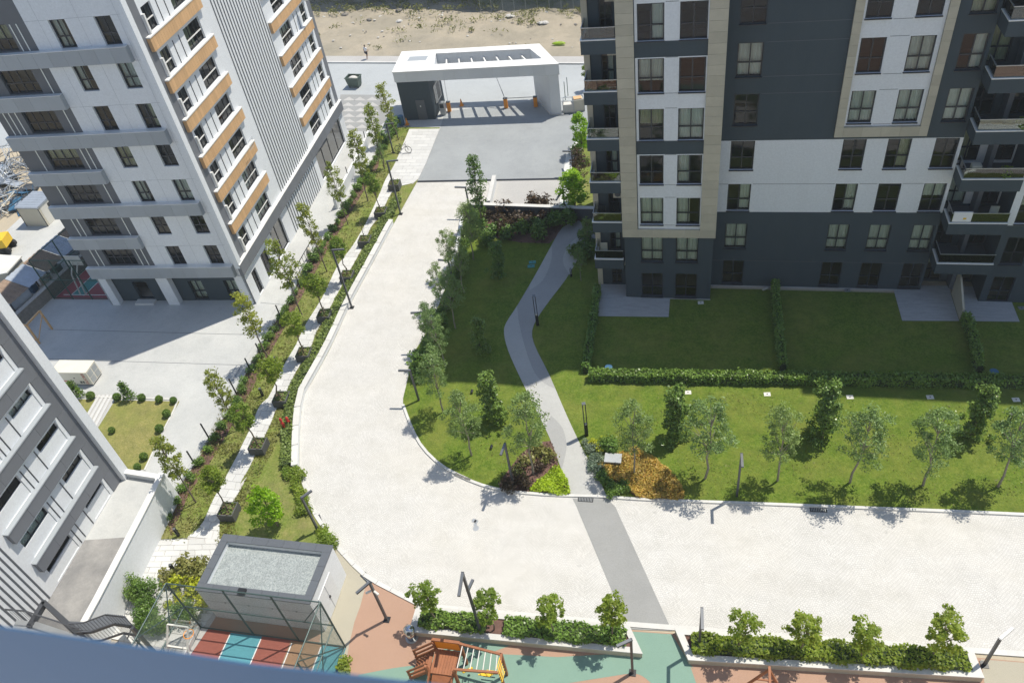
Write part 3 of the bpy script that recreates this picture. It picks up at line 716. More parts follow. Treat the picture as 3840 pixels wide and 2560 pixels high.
# balconies
def balcony(x0, x1, yf, yb, k, left):
    z = 3*k
    m = MB(); m.box(x0, x1, yf, yb, z-.40, z-.02)
    m.box(x0, x1, yf, yf+.14, z-.02, z+.38); m.box(x0, x0+.14, yf+.14, yb, z-.02, z+.38)
    o = m.build('balcony', 'dark', RT)
    m = MB(); m.box(x0-.02, x1+.01, yf-.02, yf+.17, z+.382, z+.44); m.box(x0-.02, x0+.17, yf+.17, yb, z+.382, z+.44); m.build('rim', 'wframe' , o)
    m = MB(); m.box(x0+.07, x1-.04, yf+.07, yf+.085, z+.44, z+1.05); m.build('glass', 'bglass', o)
    m = MB(); m.box(x0+.07, x0+.085, yf+.09, yb-.04, z+.44, z+1.05); m.build('glass', 'bglass', o)
    m = MB(); m.box(x0+.05, x1, yf+.055, yf+.1, z+1.05, z+1.09); m.box(x0+.05, x0+.1, yf+.1, yb, z+1.05, z+1.09); m.build('handrail', 'galv', o)
for k in range(1, 8):
    balcony(-6.72, -4.8, -1.66, -.17, k, True); balcony(14.45, 17.6, -1.5, -.005, k, False)
    m = MB(); m.box(14.46, 17.6, 0, .99, 3*k-.38, 3*k-.03); m.build('balcony_floor', 'darkp', RT)
for k in range(8, 10):
    m = MB(); m.box(-6.72, -4.8, -1.66, -.17, 3*k-.4, 3*k+.4); m.box(14.45, 17.6, -1.5, -.005, 3*k-.4, 3*k+.4); m.build('balcony', 'dark', RT)
m = MB(); m.box(16.15, 16.4, .2, .99, 0, H_R-.1); m.build('dividing_wall', 'darkp', RT)
m = MB(); m.box(-4.7, 1.0, -1.62, -1.542, -.02, .06); m.box(.99, 14.4, -.06, -.002, -.02, .06); m.build('plinth', 'ramp', RT)
# decks at the foot of the tower
sheet('deck', [(-6.62,44.15),(-6.5,40.68),(-1.7,40.84),(-1.7,42.78),(-4.65,42.78),(-4.65,44.15)], .075, 'decktile')
sheet('deck', [(12.78,44.3),(12.87,41.21),(16.2,41.36),(16.2,43.4),(16.2,44.8),(14.45,44.8),(14.45,44.33)], .075, 'decktile')
sheet('deck', [(16.36,41.36),(19.63,41.47),(19.61,43.33),(17.65,43.33),(17.65,44.8),(16.36,44.8)], .075, 'decktile')
sc_ = thing('privacy_screen', 'pale dividing wall between the two tiled decks of the tower', 'wall', (16.28,42.5,0))
m = MB(); m.add([(-.06,-1.0,.08),(-.06,1.5,.08),(-.06,1.5,1.9),(-.06,.9,1.9),(-.06,-1.0,.95),(.06,-1.0,.08),(.06,1.5,.08),(.06,1.5,1.9),(.06,.9,1.9),(.06,-1.0,.95)], [(0,4,3,2,1),(5,6,7,8,9),(0,1,6,5),(1,2,7,6),(2,3,8,7),(3,4,9,8),(4,0,5,9)]); m.build('screen_panel', 'stone', sc_, fix=True)
# air conditioners on the balconies
def aircon(x, y, z, label):
    t = thing('air_conditioner', label, 'air conditioner', (x, y, z), 0, 'air conditioners on the balconies')
    m = MB(); m.box(-.38,.38,-.15,.15,0,.55); m.build('casing', 'hutcream', t)
    m = MB(); m.tube((-.1,-.151,.28),(-.1,-.17,.28),.2,.2,12); m.build('fan_grille', 'darkp', t)
    m = MB(); m.tube((.3,.05,0),(.3,.1,-.5),.02,.02,5); m.build('pipe', 'hut', t)
FW = ['ground', 'first', 'second', 'third', 'fourth', 'fifth', 'sixth', 'seventh']
for k in range(0, 7):
    aircon(-5.05, -.33+44.36, 3*k+2.0 if k != 2 else 3*k+1.5, 'cream air conditioner on the end-of-tower balcony wall, %s floor' % FW[k])
    if k in (0, 1, 2, 3, 4): aircon(16.05, .82+44.36, 3*k+2.02, 'cream air conditioner in the wide corner balcony recess, %s floor' % FW[k])
# ================================================================ left tower (corner tower)
TH = rad(3.02)
LT = thing('apartment_tower', 'white apartment tower with wood clad bands and grey ledges beside the courtyard', 'building', (-39.33, 40.51, 0), TH)
H_L = 23.4
zf = [3.80+2.73*k for k in range(7)]
opf = [(a, b, z, z+1.72) for a, b in ((1.70,2.82),(4.72,5.82)) for z in zf]
logg = [(-3.55,-1.14,z+.08,z+1.68) for z in zf]
def lc(a, z): return 'white' if a > .15 else 'darkp' if z > 2.9 else 'dark'
wall(LT, -5.45, 6.75, 2.75, H_L, opf+logg, lambda a, d, z: (a, d, z), lc, .25, (.15,))
opg = [(-3.05,-1.80,.18,1.88),(1.70,2.85,.08,1.92),(4.65,5.80,.08,1.92)]
wall(LT, -5.3, 6.7, 0, 2.75, opg, lambda a, d, z: (a, d+.45, z), lambda a, z: 'dark', .3)
m = MB(); m.quad((-5.45,0,2.75),(6.75,0,2.75),(6.75,.46,2.75),(-5.45,.46,2.75)); m.build('soffit', 'whitep', LT)
for a0, a1 in ((-5.27,-4.63),(-.40,.54),(6.05,6.70)): piece('column', LT, a0, a1, -.06, .44, -.01, 2.74, 'white')
m = MB(); m.quad((-5.45,0,0),(-5.45,24.95,0),(-5.45,24.95,H_L),(-5.45,0,H_L)); m.build('wall', 'white', LT); m = MB(); m.quad((-5.45,24.95,0),(6.9,24.95,0),(6.9,24.95,H_L),(-5.45,24.95,H_L)); m.build('wall', 'white', LT)
m = MB(); m.box(-5.45, 6.9, 0, 24.95, H_L, H_L+.25); m.build('roof', 'greyp', LT)
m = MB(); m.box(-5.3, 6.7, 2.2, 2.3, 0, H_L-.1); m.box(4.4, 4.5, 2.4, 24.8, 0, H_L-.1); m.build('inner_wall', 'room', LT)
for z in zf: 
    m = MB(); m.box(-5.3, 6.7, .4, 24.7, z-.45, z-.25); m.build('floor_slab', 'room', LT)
rl = random.Random(11)
for z in zf:
    for a, b in ((1.70,2.82),(4.72,5.82)): window(LT, b-a, 1.72, (a, .14, z), 0, 'tall', rl, rand_curtain(rl, .45))
    window(LT, 2.41, 1.60, (-3.55, .14, z+.08), 0, 'loggia', rl, (.02,.98,.42,.98,'curtain2') if rl.random() < .5 else None)
window(LT, 1.15, 1.84, (1.70, .62, .08), 0, 'tall', rl, (.02,.98,.02,.98,'curtain')); window(LT, 1.15, 1.84, (4.65, .62, .08), 0, 'tall', rl, (.02,.98,.02,.98,'curtain'))
piece('door_step', LT, -3.3, -1.7, -.1, .44, -.01, .16, 'kerb')
# pale vertical strips in the loggia panels
SP = [(-4.51,-4.04,-.79,-.31),(-4.52,-4.06,-.47),(-4.1,-.46),(-4.12,-.76,-.3),(-4.88,-4.46,-4.0,-.43),(-4.5,-.42),(-4.4,-.9,-.45)]
for z, us in zip(zf, SP):
    for u in us: piece('light_strip', LT, u-.03, u+.03, -.03, -.002, z+.03, z+1.66, 'strip')
# grey ledges panel by panel
for k, z in enumerate(zf):
    long = k % 2 == 0; x1 = 6.4 if k == 0 else 6.1 if long else .13; top = z-.03; n = round((x1+5.5)/1.03); s = (x1+5.5)/n
    for i in range(n): piece('ledge_panel', LT, -5.5+i*s+.006, -5.5+(i+1)*s-.006, -.34, -.30, top-.94, top, 'greyp')
    m = MB(); m.box(-5.5, x1, -.30, -.003, top-.94, top-.002); m.box(x1-.003, x1+.03, -.30, -.003, top-.94, top); m.build('ledge', 'greyp', LT)
    m = MB(); m.box(-5.52, x1+.02, -.35, -.003, top+.002, top+.03); m.build('ledge_cap', 'wframe', LT)
# joints between the white panels of the front
for z in zf:
    for a, b in ((.16,1.68),(2.84,4.7),(5.84,6.7)): piece('joint', LT, a, b, -.004, 0, z+1.73, z+1.745, 'greyp')
for u in (1.1, 3.75, 6.3): piece('joint', LT, u-.006, u+.006, -.0035, 0, 3.9, H_L, 'greyp')
# white corner fin
m = MB(); m.box(6.74, 7.12, -.36, .12, 3.65, H_L+.3); m.build('corner_fin', 'white', LT)
# ---------------- sunlit side
def side_tower(T, X, zbands, modules, slat_rng, v0, v1, pil, bandmat, Htop, base_top, base_glass, vend=None, up=True):
    ops = []; pj = .23 if bandmat == 'wood' else .28
    zb0 = [base_top+.05] + [z for z in zbands]
    for (a0, a1, wins, panels) in modules:
        for z in zb0:
            for (wa, wb) in wins: ops.append((wa, wb, z+.03, z+1.52))
    ops += base_glass
    wall(T, v0, v1, 0, Htop, ops, lambda a, d, z: (X-d, a, z), lambda a, z: 'greyd' if any(p0 < a < p1 for p0, p1 in pil) and z > base_top else 'white', .22, [x for p in pil for x in p], (base_top,))
    rr = random.Random(21)
    for o in ops:
        sh = o in base_glass
        window(T, o[1]-o[0], o[3]-o[2], (X-.14, o[0], o[2]), math.pi/2, 'shop' if sh and o[1]-o[0] > 1.5 else ('tall' if sh else 'side'), rr, None if sh else rand_curtain(rr, .35))
    for (a0, a1, wins, panels) in modules:
        for z in zbands:
            m = MB(); m.box(X+.002, X+pj-.03, a0+.02, a1-.02, z-.85, z-.06); o = m.build('balcony_band', bandmat, T)
            m = MB(); m.box(X+.002, X+pj+.03, a0-.03, a1+.03, z-.058, z+.02); m.build('cap', 'wframe' if bandmat == 'wood' else 'greyp', o)
            n = round((a1-a0)/.31); s = (a1-a0)/n
            if bandmat == 'wood':
                for i in range(n): piece('board', o, X+pj-.028, X+pj, a0+i*s+.006, a0+(i+1)*s-.006, z-.86, z-.06, bandmat)
                for i in range(2): 
                    e = a0 if i == 0 else a1
                    piece('board', o, X+.01, X+pj-.03, e-(.02 if i == 0 else -.0), e+(.0 if i == 0 else .02), z-.86, z-.06, bandmat)
            else:
                n = max(2, round((a1-a0)/1.6)); s = (a1-a0)/n
                for i in range(n): piece('band_panel', o, X+pj-.028, X+pj-.004, a0+i*s+.006, a0+(i+1)*s-.006, z-.86, z-.06, bandmat)
        for z in zb0:
            for v in panels: piece('joint', T, X+.001, X+.03, v-.025, v+.025, z+.03, z+1.5, 'frame')
    for z in [base_top]: pass
    sv = slat_rng
    for v in sv: piece('slat', T, X+.001, X+.035, v-.045, v+.045, base_top+.02, Htop-.1, 'darkp')
ZB = [6.77+2.68*k for k in range(6)]
mods = [(.78,7.75,[(1.46,2.62),(4.75,7.05)],(3.2,4.05)), (16.25,23.95,[(17.72,20.05),(22.5,23.62)],(20.9,21.7))]
side_tower(LT, 6.9, ZB, mods, [9.25+i*.415 for i in range(17)], 0, 24.95, [(.12,1.2),(24.15,24.95)], 'wood', H_L, 3.95,
   [(.95,1.75,.05,2.2),(2.9,4.1,.05,2.3),(5.3,7.7,.1,2.85),(16.9,23.9,.15,2.9)])
for z in ZB + [4.0]: piece('frame_edge', LT, 6.902, 7.06, 1.24, 1.4, z+.03, z+1.2, 'wframe')
m = MB(); m.box(6.902, 7.14, -.34, 25.0, 3.0, 3.92); bb = m.build('base_band', 'greyd', LT)
for i in range(19): piece('band_panel', bb, 7.142, 7.165, -.34+i*1.333+.006, -.34+(i+1)*1.333-.006, 3.0, 3.92, 'greyd')
m = MB(); m.box(6.902, 7.18, -.36, 25.02, 3.922, 3.97); m.build('base_cap', 'wframe', LT)
for i in range(17): piece('slat', LT, 6.902, 6.935, 9.2+i*.42-.045, 9.2+i*.42+.045, .02, 2.99, 'darkp')
# laundry on a rack and a satellite dish on the sunny side
t = thing('drying_rack', 'folding laundry rack on a wood band ledge of the white tower', 'rack', (-32.05, 47.2, 9.6), TH)
m = MB()
for i in range(5): m.tube((0,-.35+.17*i,.02),(.1,-.35+.17*i,.75),.012,.012,4)
m.tube((0,-.4,.02),(0,.4,.02),.015,.015,4); m.tube((.1,-.4,.75),(.1,.4,.75),.015,.015,4); m.build('rack_frame', 'galv', t)
t = thing('satellite_dish', 'white dish clamped on the wood banded side of the white tower', 'dish', (-33.2, 63.2, 14.1), TH)
m = MB(); m.dome((0,0,0),.52,.52,.16,14,4,); o = m.build('dish', 'hut', t, True, (.45,0,.55)); o.rotation_euler = (rad(20), rad(70), 0)
m = MB(); m.tube((0,0,0),(.42,0,.55),.03,.03,6); m.build('arm', 'galv', t)

# ================================================================ lower left tower
AT = thing('apartment_tower', 'white tower with grey spandrels and dark slats beside the parapet walled ramp', 'building', (-34.03, 23.18, 0), TH)
ZA = [2.52+2.72*k for k in range(8)]
side_tower(AT, 0, ZA, [(-6.35,.1,[(-1.92,-.12),(-6.0,-3.75)],(-2.2,-3.1,-3.5))], [-6.95-.33*i for i in range(16)], -22, 1.0, [(.12,1.0)], 'greyd', 24, .02,
   [])
m = MB(); m.box(-.2, .36, 1.0, 1.6, -.01, 24.2); m.build('corner_fin', 'white', AT)
m = MB(); m.quad((0,1.0,0),(-12,1.0,0),(-12,1.0,24),(0,1.0,24)); m.quad((-12,1,0),(-12,-22,0),(-12,-22,24),(-12,1,24)); m.quad((0,-22,0),(-12,-22,0),(-12,-22,24),(0,-22,24)); m.build('wall', 'white', AT)
m = MB(); m.box(-12, 0, -22, 1, 24, 24.2); m.build('roof', 'greyp', AT)
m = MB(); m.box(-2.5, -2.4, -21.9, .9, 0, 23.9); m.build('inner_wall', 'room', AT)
for k in range(9):
    for j in range(4): pass
for k in range(17): piece('pilaster_panel', AT, .002, .05, .13, .99, .02+k*1.36, .02+(k+1)*1.36-.012, 'greyd')
# blinds half drawn behind the windows of that tower
for z in [.07]+ZA[:6]:
    for a, b in ((-1.92,-.12),(-6.0,-3.75)): piece('infill_panel', AT, -.13, -.05, a+.02, b-.02, z+.04, z+(1.02 if a > -3 else .9), 'white')
# ramp parapet wall
pw = thing('parapet_wall', 'tall pale grey wall with white coping along the ramp of the lower tower', 'wall', (-29.5, 19, 0))
P0 = [Vector((-29.62,23.3)), Vector((-29.35,20.4)), Vector((-28.95,15.5)), Vector((-28.6,9))]
o2 = Vector((-29.5,19))
strip_wall([p-o2 for p in P0], .22, -.02, 2.38, .1).build('wall_body', 'white', pw, fix=True)
strip_wall([p-o2 for p in P0], .36, 2.382, 2.45, .1).build('coping', 'wframe', pw, fix=True)
cl = [G(B2(1125,892), .42), G(B2(1440,942), .42)]; o4 = Vector((cl[0].x, cl[0].y, 0)); cwl = thing('parapet_wall', 'low white coped wall closing the ramp of the lower tower', 'wall', o4)
strip_wall([Vector(c[:2])-Vector(o4[:2]) for c in cl]+[Vector((-29.85,23.2))-Vector(o4[:2])], .22, -.02, .38).build('wall_body', 'white', cwl, fix=True); strip_wall([Vector(c[:2])-Vector(o4[:2]) for c in cl]+[Vector((-29.85,23.2))-Vector(o4[:2])], .34, .382, .44).build('coping', 'wframe', cwl, fix=True)
# the building the picture is taken from: its body and the parapet in front of the camera
CB = thing('apartment_tower', 'tower block under the blue balcony parapet', 'building', (0, -8, 0))
m = MB(); m.box(-40, 30, -8, 8.0, -.02, 34.6); m.build('wall', 'white', CB)
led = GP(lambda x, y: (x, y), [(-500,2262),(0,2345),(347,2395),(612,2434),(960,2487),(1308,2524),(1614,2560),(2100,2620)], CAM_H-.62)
pt = thing('balcony_parapet', 'blurred balcony parapet, skylight blue in its colour, close to the camera', 'parapet', (led[3].x, led[3].y, 34.6))
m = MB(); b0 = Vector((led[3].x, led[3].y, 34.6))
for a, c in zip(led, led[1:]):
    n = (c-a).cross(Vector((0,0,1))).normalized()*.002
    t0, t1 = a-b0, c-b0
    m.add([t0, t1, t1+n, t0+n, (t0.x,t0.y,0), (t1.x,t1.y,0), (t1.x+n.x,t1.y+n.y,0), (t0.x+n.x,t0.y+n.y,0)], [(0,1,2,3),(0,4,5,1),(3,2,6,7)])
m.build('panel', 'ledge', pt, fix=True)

# ================================================================ entrance gate
GT = thing('entrance_gate', 'white ring roofed entrance gate with dark guard booth over the apron', 'gate', (-21, 71, 0))
g0 = Vector((-21,71))
def gp(l): return [(x-g0.x, y-g0.y) for x, y in l]
outer = gp([(-29.0,68.9),(-13.05,69.4),(-15.6,73.85),(-29.4,73.4)]); inner = gp([(-25.2,70.25),(-14.75,70.6),(-16.3,72.95),(-25.7,72.75)])
m = MB(); m.ring(outer, inner, 4.02, 5.0); ring = m.build('ring_beam', 'white', GT, fix=True)
m = MB(); m.ring([(x*1.006, y*1.03) for x, y in outer], [(x*.994, y*.96) for x, y in inner], 5.0, 5.09); m.build('coping', 'wframe', ring, fix=True)
def clad(p, q, z0, z1, n, mat='whitep', out=.03):
    p = Vector(p); q = Vector(q); d = (q-p).normalized(); nn = Vector((d.y, -d.x)); L = (q-p).length/n
    for i in range(n):
        c = p+d*(L*(i+.5))+nn*(out/2+.002)
        piece('cladding_panel', GT, c.x-L/2+.008, c.x+L/2-.008, c.y-out/2, c.y+out/2, z0+.01, z1-.01, mat, math.atan2(d.y, d.x))
clad(outer[0], outer[1], 4.02, 5.0, 13); clad(outer[1], outer[2], 4.02, 5.0, 4)
n = 8
for i in range(7):
    t = (i+.8)/7.6
    a = Vector(inner[0]).lerp(Vector(inner[1]), t); b_ = Vector(inner[3]).lerp(Vector(inner[2]), t)
    m = MB(); m.beam((a.x, a.y, 4.35), (b_.x, b_.y, 4.35), .13, .34); m.build('cross_beam', 'wframe', GT)
leg = gp([(-13.2,69.45),(-12.95+.0,69.5),(-15.6,73.3),(-16.1,73.2),(-14.15,69.45)])
m = MB(); m.prism(gp([(-14.1,69.42),(-13.15,69.46),(-15.6,73.2),(-16.3,73.1)]), -.01, 4.018); m.build('leg', 'white', GT, fix=True)
clad(gp([(-14.1,69.42)])[0], gp([(-13.15,69.46)])[0], 0, 4.0, 1); clad(gp([(-16.3,73.1)])[0], gp([(-14.1,69.42)])[0], 2.0, 4.0, 3); clad(gp([(-16.3,73.1)])[0], gp([(-14.1,69.42)])[0], 0, 2.0, 3)
m = MB(); m.prism(gp([(-16.5,73.2),(-14.2,69.3),(-12.9,69.3),(-15.4,73.3)]), -.01, .1); m.build('plinth', 'kerb', GT, fix=True)
m = MB(); m.prism(gp([(-28.9,69.0),(-25.75,69.1),(-25.75,72.9),(-28.9,72.8)]), -.01, 4.018); booth = m.build('guard_booth', 'dark', GT, fix=True)
m = MB(); m.box(-25.745+21,-25.70+21,70.1-71,72.2-71,1.0,2.9); m.build('booth_window', 'shop', booth); m = MB(); m.box(-25.745+21,-25.69+21,71.0-71,71.9-71,1.2,2.7); m.build('window_frame', 'frame', booth)
m = MB(); m.box(-27.4+21,-26.5+21,68.98-71,69.03-71,.05,2.1); m.build('door', 'darkp', booth); m = MB(); m.box(-27.0+21,-26.9+21,68.93-71,68.975-71,1.4,1.55); m.build('lamp', 'hut', booth)
m = MB(); m.prism(gp([(-28.2,71.2),(-26.3,71.25),(-26.3,72.2),(-28.2,72.15)]), 5.0, 5.1); m.build('skylight', 'greyp', GT, fix=True)
# barriers
def barrier(q, h, label, tip=None, chain=None):
    p = G(q); t = thing('barrier', label, 'barrier', (p.x, p.y, 0), 0, 'orange boom barriers in the gate')
    m = MB(); m.box(-.17,.17,-.14,.14,0,h); m.build('cabinet', 'orange', t)
    m = MB(); m.box(-.2,.2,-.17,.17,h,h+.04); m.build('cap', 'frame', t)
    if tip: 
        m = MB(); m.beam((0,0,h-.1), tip, .05, .08); m.build('boom', 'galv', t)
barrier(A2(1077,768), 1.0, 'orange barrier cabinet beside the guard booth, boom raised', (-.5,1.6,3.4)); barrier(A2(1468,744), 1.0, 'orange barrier cabinet in the middle of the gate, boom raised', (-1.2,1.4,3.6)); barrier(A2(1672,734), 1.0, 'orange barrier post beside the slanted white gate leg')
a, c = G(A2(1480,740)), G(A2(1655,735)); t = thing('gate_chain', 'thin dark chain strung between two orange barrier posts', 'chain', (a.x, a.y, .9)); m = MB(); m.tube((0,0,.05), (c.x-a.x, c.y-a.y, .1), .03, .03, 5); m.build('chain', 'black', t)
def cone(q, label):
    p = G(q); t = thing('traffic_cone', label, 'cone', (p.x, p.y, 0), 0, 'orange cones by the gate')
    m = MB(); m.tube((0,0,.04),(0,0,.72),.17,.03,12); m.build('cone_body', 'orange', t); m = MB(); m.box(-.2,.2,-.2,.2,0,.04); m.build('base', 'orange', t); m = MB(); m.tube((0,0,.36),(0,0,.5),.102,.075,12); m.build('reflective_band', 'hut', t)
cone(A2(1160,728), 'orange traffic cone under the gate ring'); cone(A2(785,860), 'orange traffic cone against the dark guard booth')
p = G(A2(1037,790)); t = thing('card_reader', 'grey card reader box beside the guard booth', 'machine', (p.x, p.y, 0)); m = MB(); m.box(-.25,.25,-.2,.2,0,1.35); m.build('housing', 'galv', t); m = MB(); m.box(-.2,.2,-.215,-.2,.8,1.2); m.build('screen', 'frame', t)

# ================================================================ utility building with gravel roof
UB = thing('utility_building', 'white utility hut with slate coping and gravel roof beside the ball court', 'building', (-20.35, 18.0, 0))
x0, x1, y0, y1, hu = -3.2, 2.93, -1.58, 1.58, 2.72
m = MB(); m.ring([(x0,y0),(x1,y0),(x1,y1),(x0,y1)], [(x0+.34,y0+.34),(x1-.34,y0+.34),(x1-.34,y1-.34),(x0+.34,y1-.34)], -.01, hu); m.build('wall', 'white', UB, fix=True)
m = MB(); m.box(x0+.32, x1-.32, y0+.32, y1-.32, 2.3, 2.42); m.build('gravel_roof', 'gravel', UB)
for i in range(7):
    s = (x1-x0+.1)/7; a = x0-.05+i*s
    for yy in ((y0-.05,y0+.38),(y1-.38,y1+.05)): piece('coping_slab', UB, a+.006, a+s-.006, yy[0], yy[1], hu+.002, hu+.06, 'coping')
for i in range(3):
    s = (y1-y0-.76)/3; a = y0+.38+i*s
    for xx in ((x0-.05,x0+.38),(x1-.38,x1+.05)): piece('coping_slab', UB, xx[0], xx[1], a+.006, a+s-.006, hu+.002, hu+.06, 'coping')
m = MB(); m.box(x1+.002, x1+.04, -1.0, .55, .03, 2.05); dr = m.build('door', 'wallwhite', UB)
m = MB(); m.box(x1+.04, x1+.1, -.3, -.2, 1.0, 1.12); m.build('handle', 'frame', dr); m = MB(); m.box(x1+.04, x1+.055, -.26, -.24, .03, 2.05); m.build('door_gap', 'greyp', dr)
for z in (.9, 1.75): piece('joint', UB, x0, x1, y0-.006, y0, z-.01, z+.01, 'greyp')
for i in range(4): piece('cable_clip', UB, x0+1.2+i*1.3, x0+1.26+i*1.3, y0-.05, y0-.002, 1.72, 1.8, 'galv')
t = thing('floodlight', 'small black floodlight on the slate coping of the utility hut', 'lamp', (-21.0, 16.55, 2.79)); m = MB(); m.box(-.2,.2,-.12,.12,.08,.2); m.build('lamp_head', 'black', t); m = MB(); m.box(-.04,.04,-.04,.04,-.01,.08); m.build('bracket', 'galv', t)
# ================================================================ vegetation
def leaf_mesh(name, P, size, mat, rs, up=.5, out=None, jit=.45, slim=.34):
    n = len(P); nr = rs.normal(size=(n, 3)); nr[:, 2] += up
    if out is not None: nr += out
    nr /= np.linalg.norm(nr, axis=1)[:, None]+1e-9
    t = rs.normal(size=(n, 3)); t -= (t*nr).sum(1)[:, None]*nr; t /= np.linalg.norm(t, axis=1)[:, None]+1e-9
    b = np.cross(nr, t); s = size*(1+jit*(rs.random(n)*2-1))[:, None]
    V = np.empty((n, 4, 3)); V[:, 0] = P-t*s*.5; V[:, 1] = P+b*s*slim+nr*s*.1; V[:, 2] = P+t*s*.5-nr*s*.06; V[:, 3] = P-b*s*slim+nr*s*.1
    me = bpy.data.meshes.new(name); me.vertices.add(4*n); me.vertices.foreach_set('co', V.reshape(-1))
    me.loops.add(4*n); me.loops.foreach_set('vertex_index', np.arange(4*n, dtype=np.int32))
    me.polygons.add(n); me.polygons.foreach_set('loop_start', np.arange(0, 4*n, 4, dtype=np.int32))
    me.update(calc_edges=True); me.validate(); me.materials.append(MT[mat]); return me
def ball(rs, n, r, flat=1.0):
    d = rs.normal(size=(n, 3)); d /= np.linalg.norm(d, axis=1)[:, None]; d *= (r*rs.random(n)**.45)[:, None]; d[:, 2] *= flat; return d
KIND = {
 # h, trunk top, crown base, crown radius(t 0..1), clusters, cluster r, leaves per cluster, leaf, material, bark, trunk r
 'street': (6.6, 5.8, 2.75, lambda t: .66*(.6+.75*math.sin(math.pi*min(1, t*.9+.12))), 34, .30, 62, .135, 'L_street', 'bark', .06),
 'slim': (6.6, 5.8, 1.9, lambda t: .95*(.5+.8*math.sin(math.pi*min(1, t*.9+.12)))*.75, 46, .32, 60, .14, 'L_dark', 'bark', .06),
 'round':  (3.5, 2.7, 1.85, lambda t: .84*math.sqrt(max(.05, 1-(2*t-1)**2)), 36, .24, 58, .12, 'L_round', 'bark', .055),
 'olive':  (6.3, 4.6, 2.5, lambda t: 1.45*math.sin(math.pi*(t*.75+.2))**.8, 46, .34, 84, .135, 'L_olive', 'barkpale', .07),
 'magn':   (4.9, 3.9, .25, lambda t: 1.2*(1-t*.62)**.7, 70, .32, 62, .17, 'L_magn', 'bark', .06),
 'laurel': (4.2, 3.2, 2.05, lambda t: 1.02*math.sqrt(max(.06, 1-(2*t-1)**2)), 46, .20, 40, .145, 'L_laurel', 'bark', .05),
 'lime':   (3.6, 2.8, .7, lambda t: .95*math.sqrt(max(.1, 1-(2*t-.85)**2)), 40, .3, 60, .15, 'L_lime', 'bark', .05),
 'purple': (2.6, 2.0, .5, lambda t: .9*math.sqrt(max(.1, 1-(2*t-.9)**2)), 26, .28, 44, .12, 'L_purp', 'bark', .04),
}
PROTO = {}
def proto(kind, var):
    if (kind, var) in PROTO: return PROTO[kind, var]
    h, tt, cb, rf, nc, cr, nl, ls, lm, bk, tr = KIND[kind]
    rs = np.random.default_rng(sum(map(ord, kind))*7+var*31+1)
    C = []
    lop = rs.random(3)*6.28
    for i in range(nc):
        t = (i+rs.random())/nc; a = i*2.4+rs.random()*1.2; R = rf(t)*(.82+.3*math.sin(a*2+lop[0])*rs.random()+.12*math.sin(3*a+lop[1]))
        r = R*(.35+.65*rs.random()**.6)*.95 if kind != 'magn' else R*(.25+.85*rs.random())*(.8+.35*math.sin(t*9+lop[2]+a))
        C.append((r*math.cos(a), r*math.sin(a), cb+(h-cb-cr*.6)*t+.1*rs.normal()))
    C = np.array(C); k = rs.integers(int(nl*.55), int(nl*1.35), nc); idx = np.repeat(np.arange(nc), k)
    rad_ = cr*(.65+.7*rs.random(nc)); P = C[idx]+ball(rs, len(idx), 1, .8)*rad_[idx][:, None]
    out = P-np.array([0, 0, (cb+h)/2]); out /= np.linalg.norm(out, axis=1)[:, None]+1e-6
    crown = leaf_mesh('crown', P, ls, lm, rs, .5, out*.6, slim=.2 if kind == 'olive' else .34)
    m = MB(); pts = [Vector((0, 0, -.05))]; nseg = 5
    for i in range(1, nseg+1): pts.append(Vector((.05*rs.normal(), .05*rs.normal(), tt*i/nseg)))
    for i in range(nseg): m.tube(pts[i], pts[i+1], tr*(1-.75*i/nseg), tr*(1-.75*(i+1)/nseg), 7, cap=False)
    for c in C[rs.permutation(nc)[:min(nc, 18)]]:
        c = Vector(c); z = max(min(cb, tt*.5), c.z-(.5+.9*math.hypot(c.x, c.y))); z = min(z, tt*.96)
        s = pts[min(nseg, int(z/tt*nseg))].lerp(pts[min(nseg, int(z/tt*nseg)+1)], (z/tt*nseg) % 1)
        mid = s.lerp(c, .5)+Vector((0, 0, .12)); m.tube(s, mid, tr*.36, tr*.24, 5, False); m.tube(mid, c, tr*.24, tr*.09, 5, False)
    trunk = m.mesh('trunk', bk, True)
    PROTO[kind, var] = (trunk, crown, h); return PROTO[kind, var]
def tree(kind, q, h, label, group, name='tree', z=0.0, var=None, wide=1.0):
    p = G(q, z) if not isinstance(q, Vector) else q
    var = random.randrange(3) if var is None else var
    tr, cr, h0 = proto(kind, var); s = h/h0
    t = thing(name, label, 'tree', (p.x, p.y, z), random.random()*6.28, group); k = .92+.18*random.random(); t.scale = (s*wide*k, s*wide*k, s); t.rotation_euler = (rad(random.gauss(0, 1.8)), rad(random.gauss(0, 1.8)), random.random()*6.28)
    link('trunk', tr, t); link('crown', cr, t); return t
# street trees by the fence
SB = [A2(725,965), A2(628,1165), A2(515,1388), A2(378,1550), B4(800,405), B4(570,805), B4(270,1210), B2(2180,530), B2(1800,1185)]
ST = [A2(668,548), A2(580,690), A2(400,880), A2(285,1110), B4(728/1-410,-80), B4(285,100), B4(90,545), W(490,842), W(355,1000)]
for i, (q, tp) in enumerate(zip(SB, ST)):
    b_ = G(q); h = max(4.2, min(7.2, height_over(b_, tp))) if i != 4 else 6.4
    tree('street', q, h, 'slender golden green street tree along the courtyard fence, %s from the gatehouse' % ORD[i], 'street trees along the courtyard fence', 'street_tree', var=i % 6)
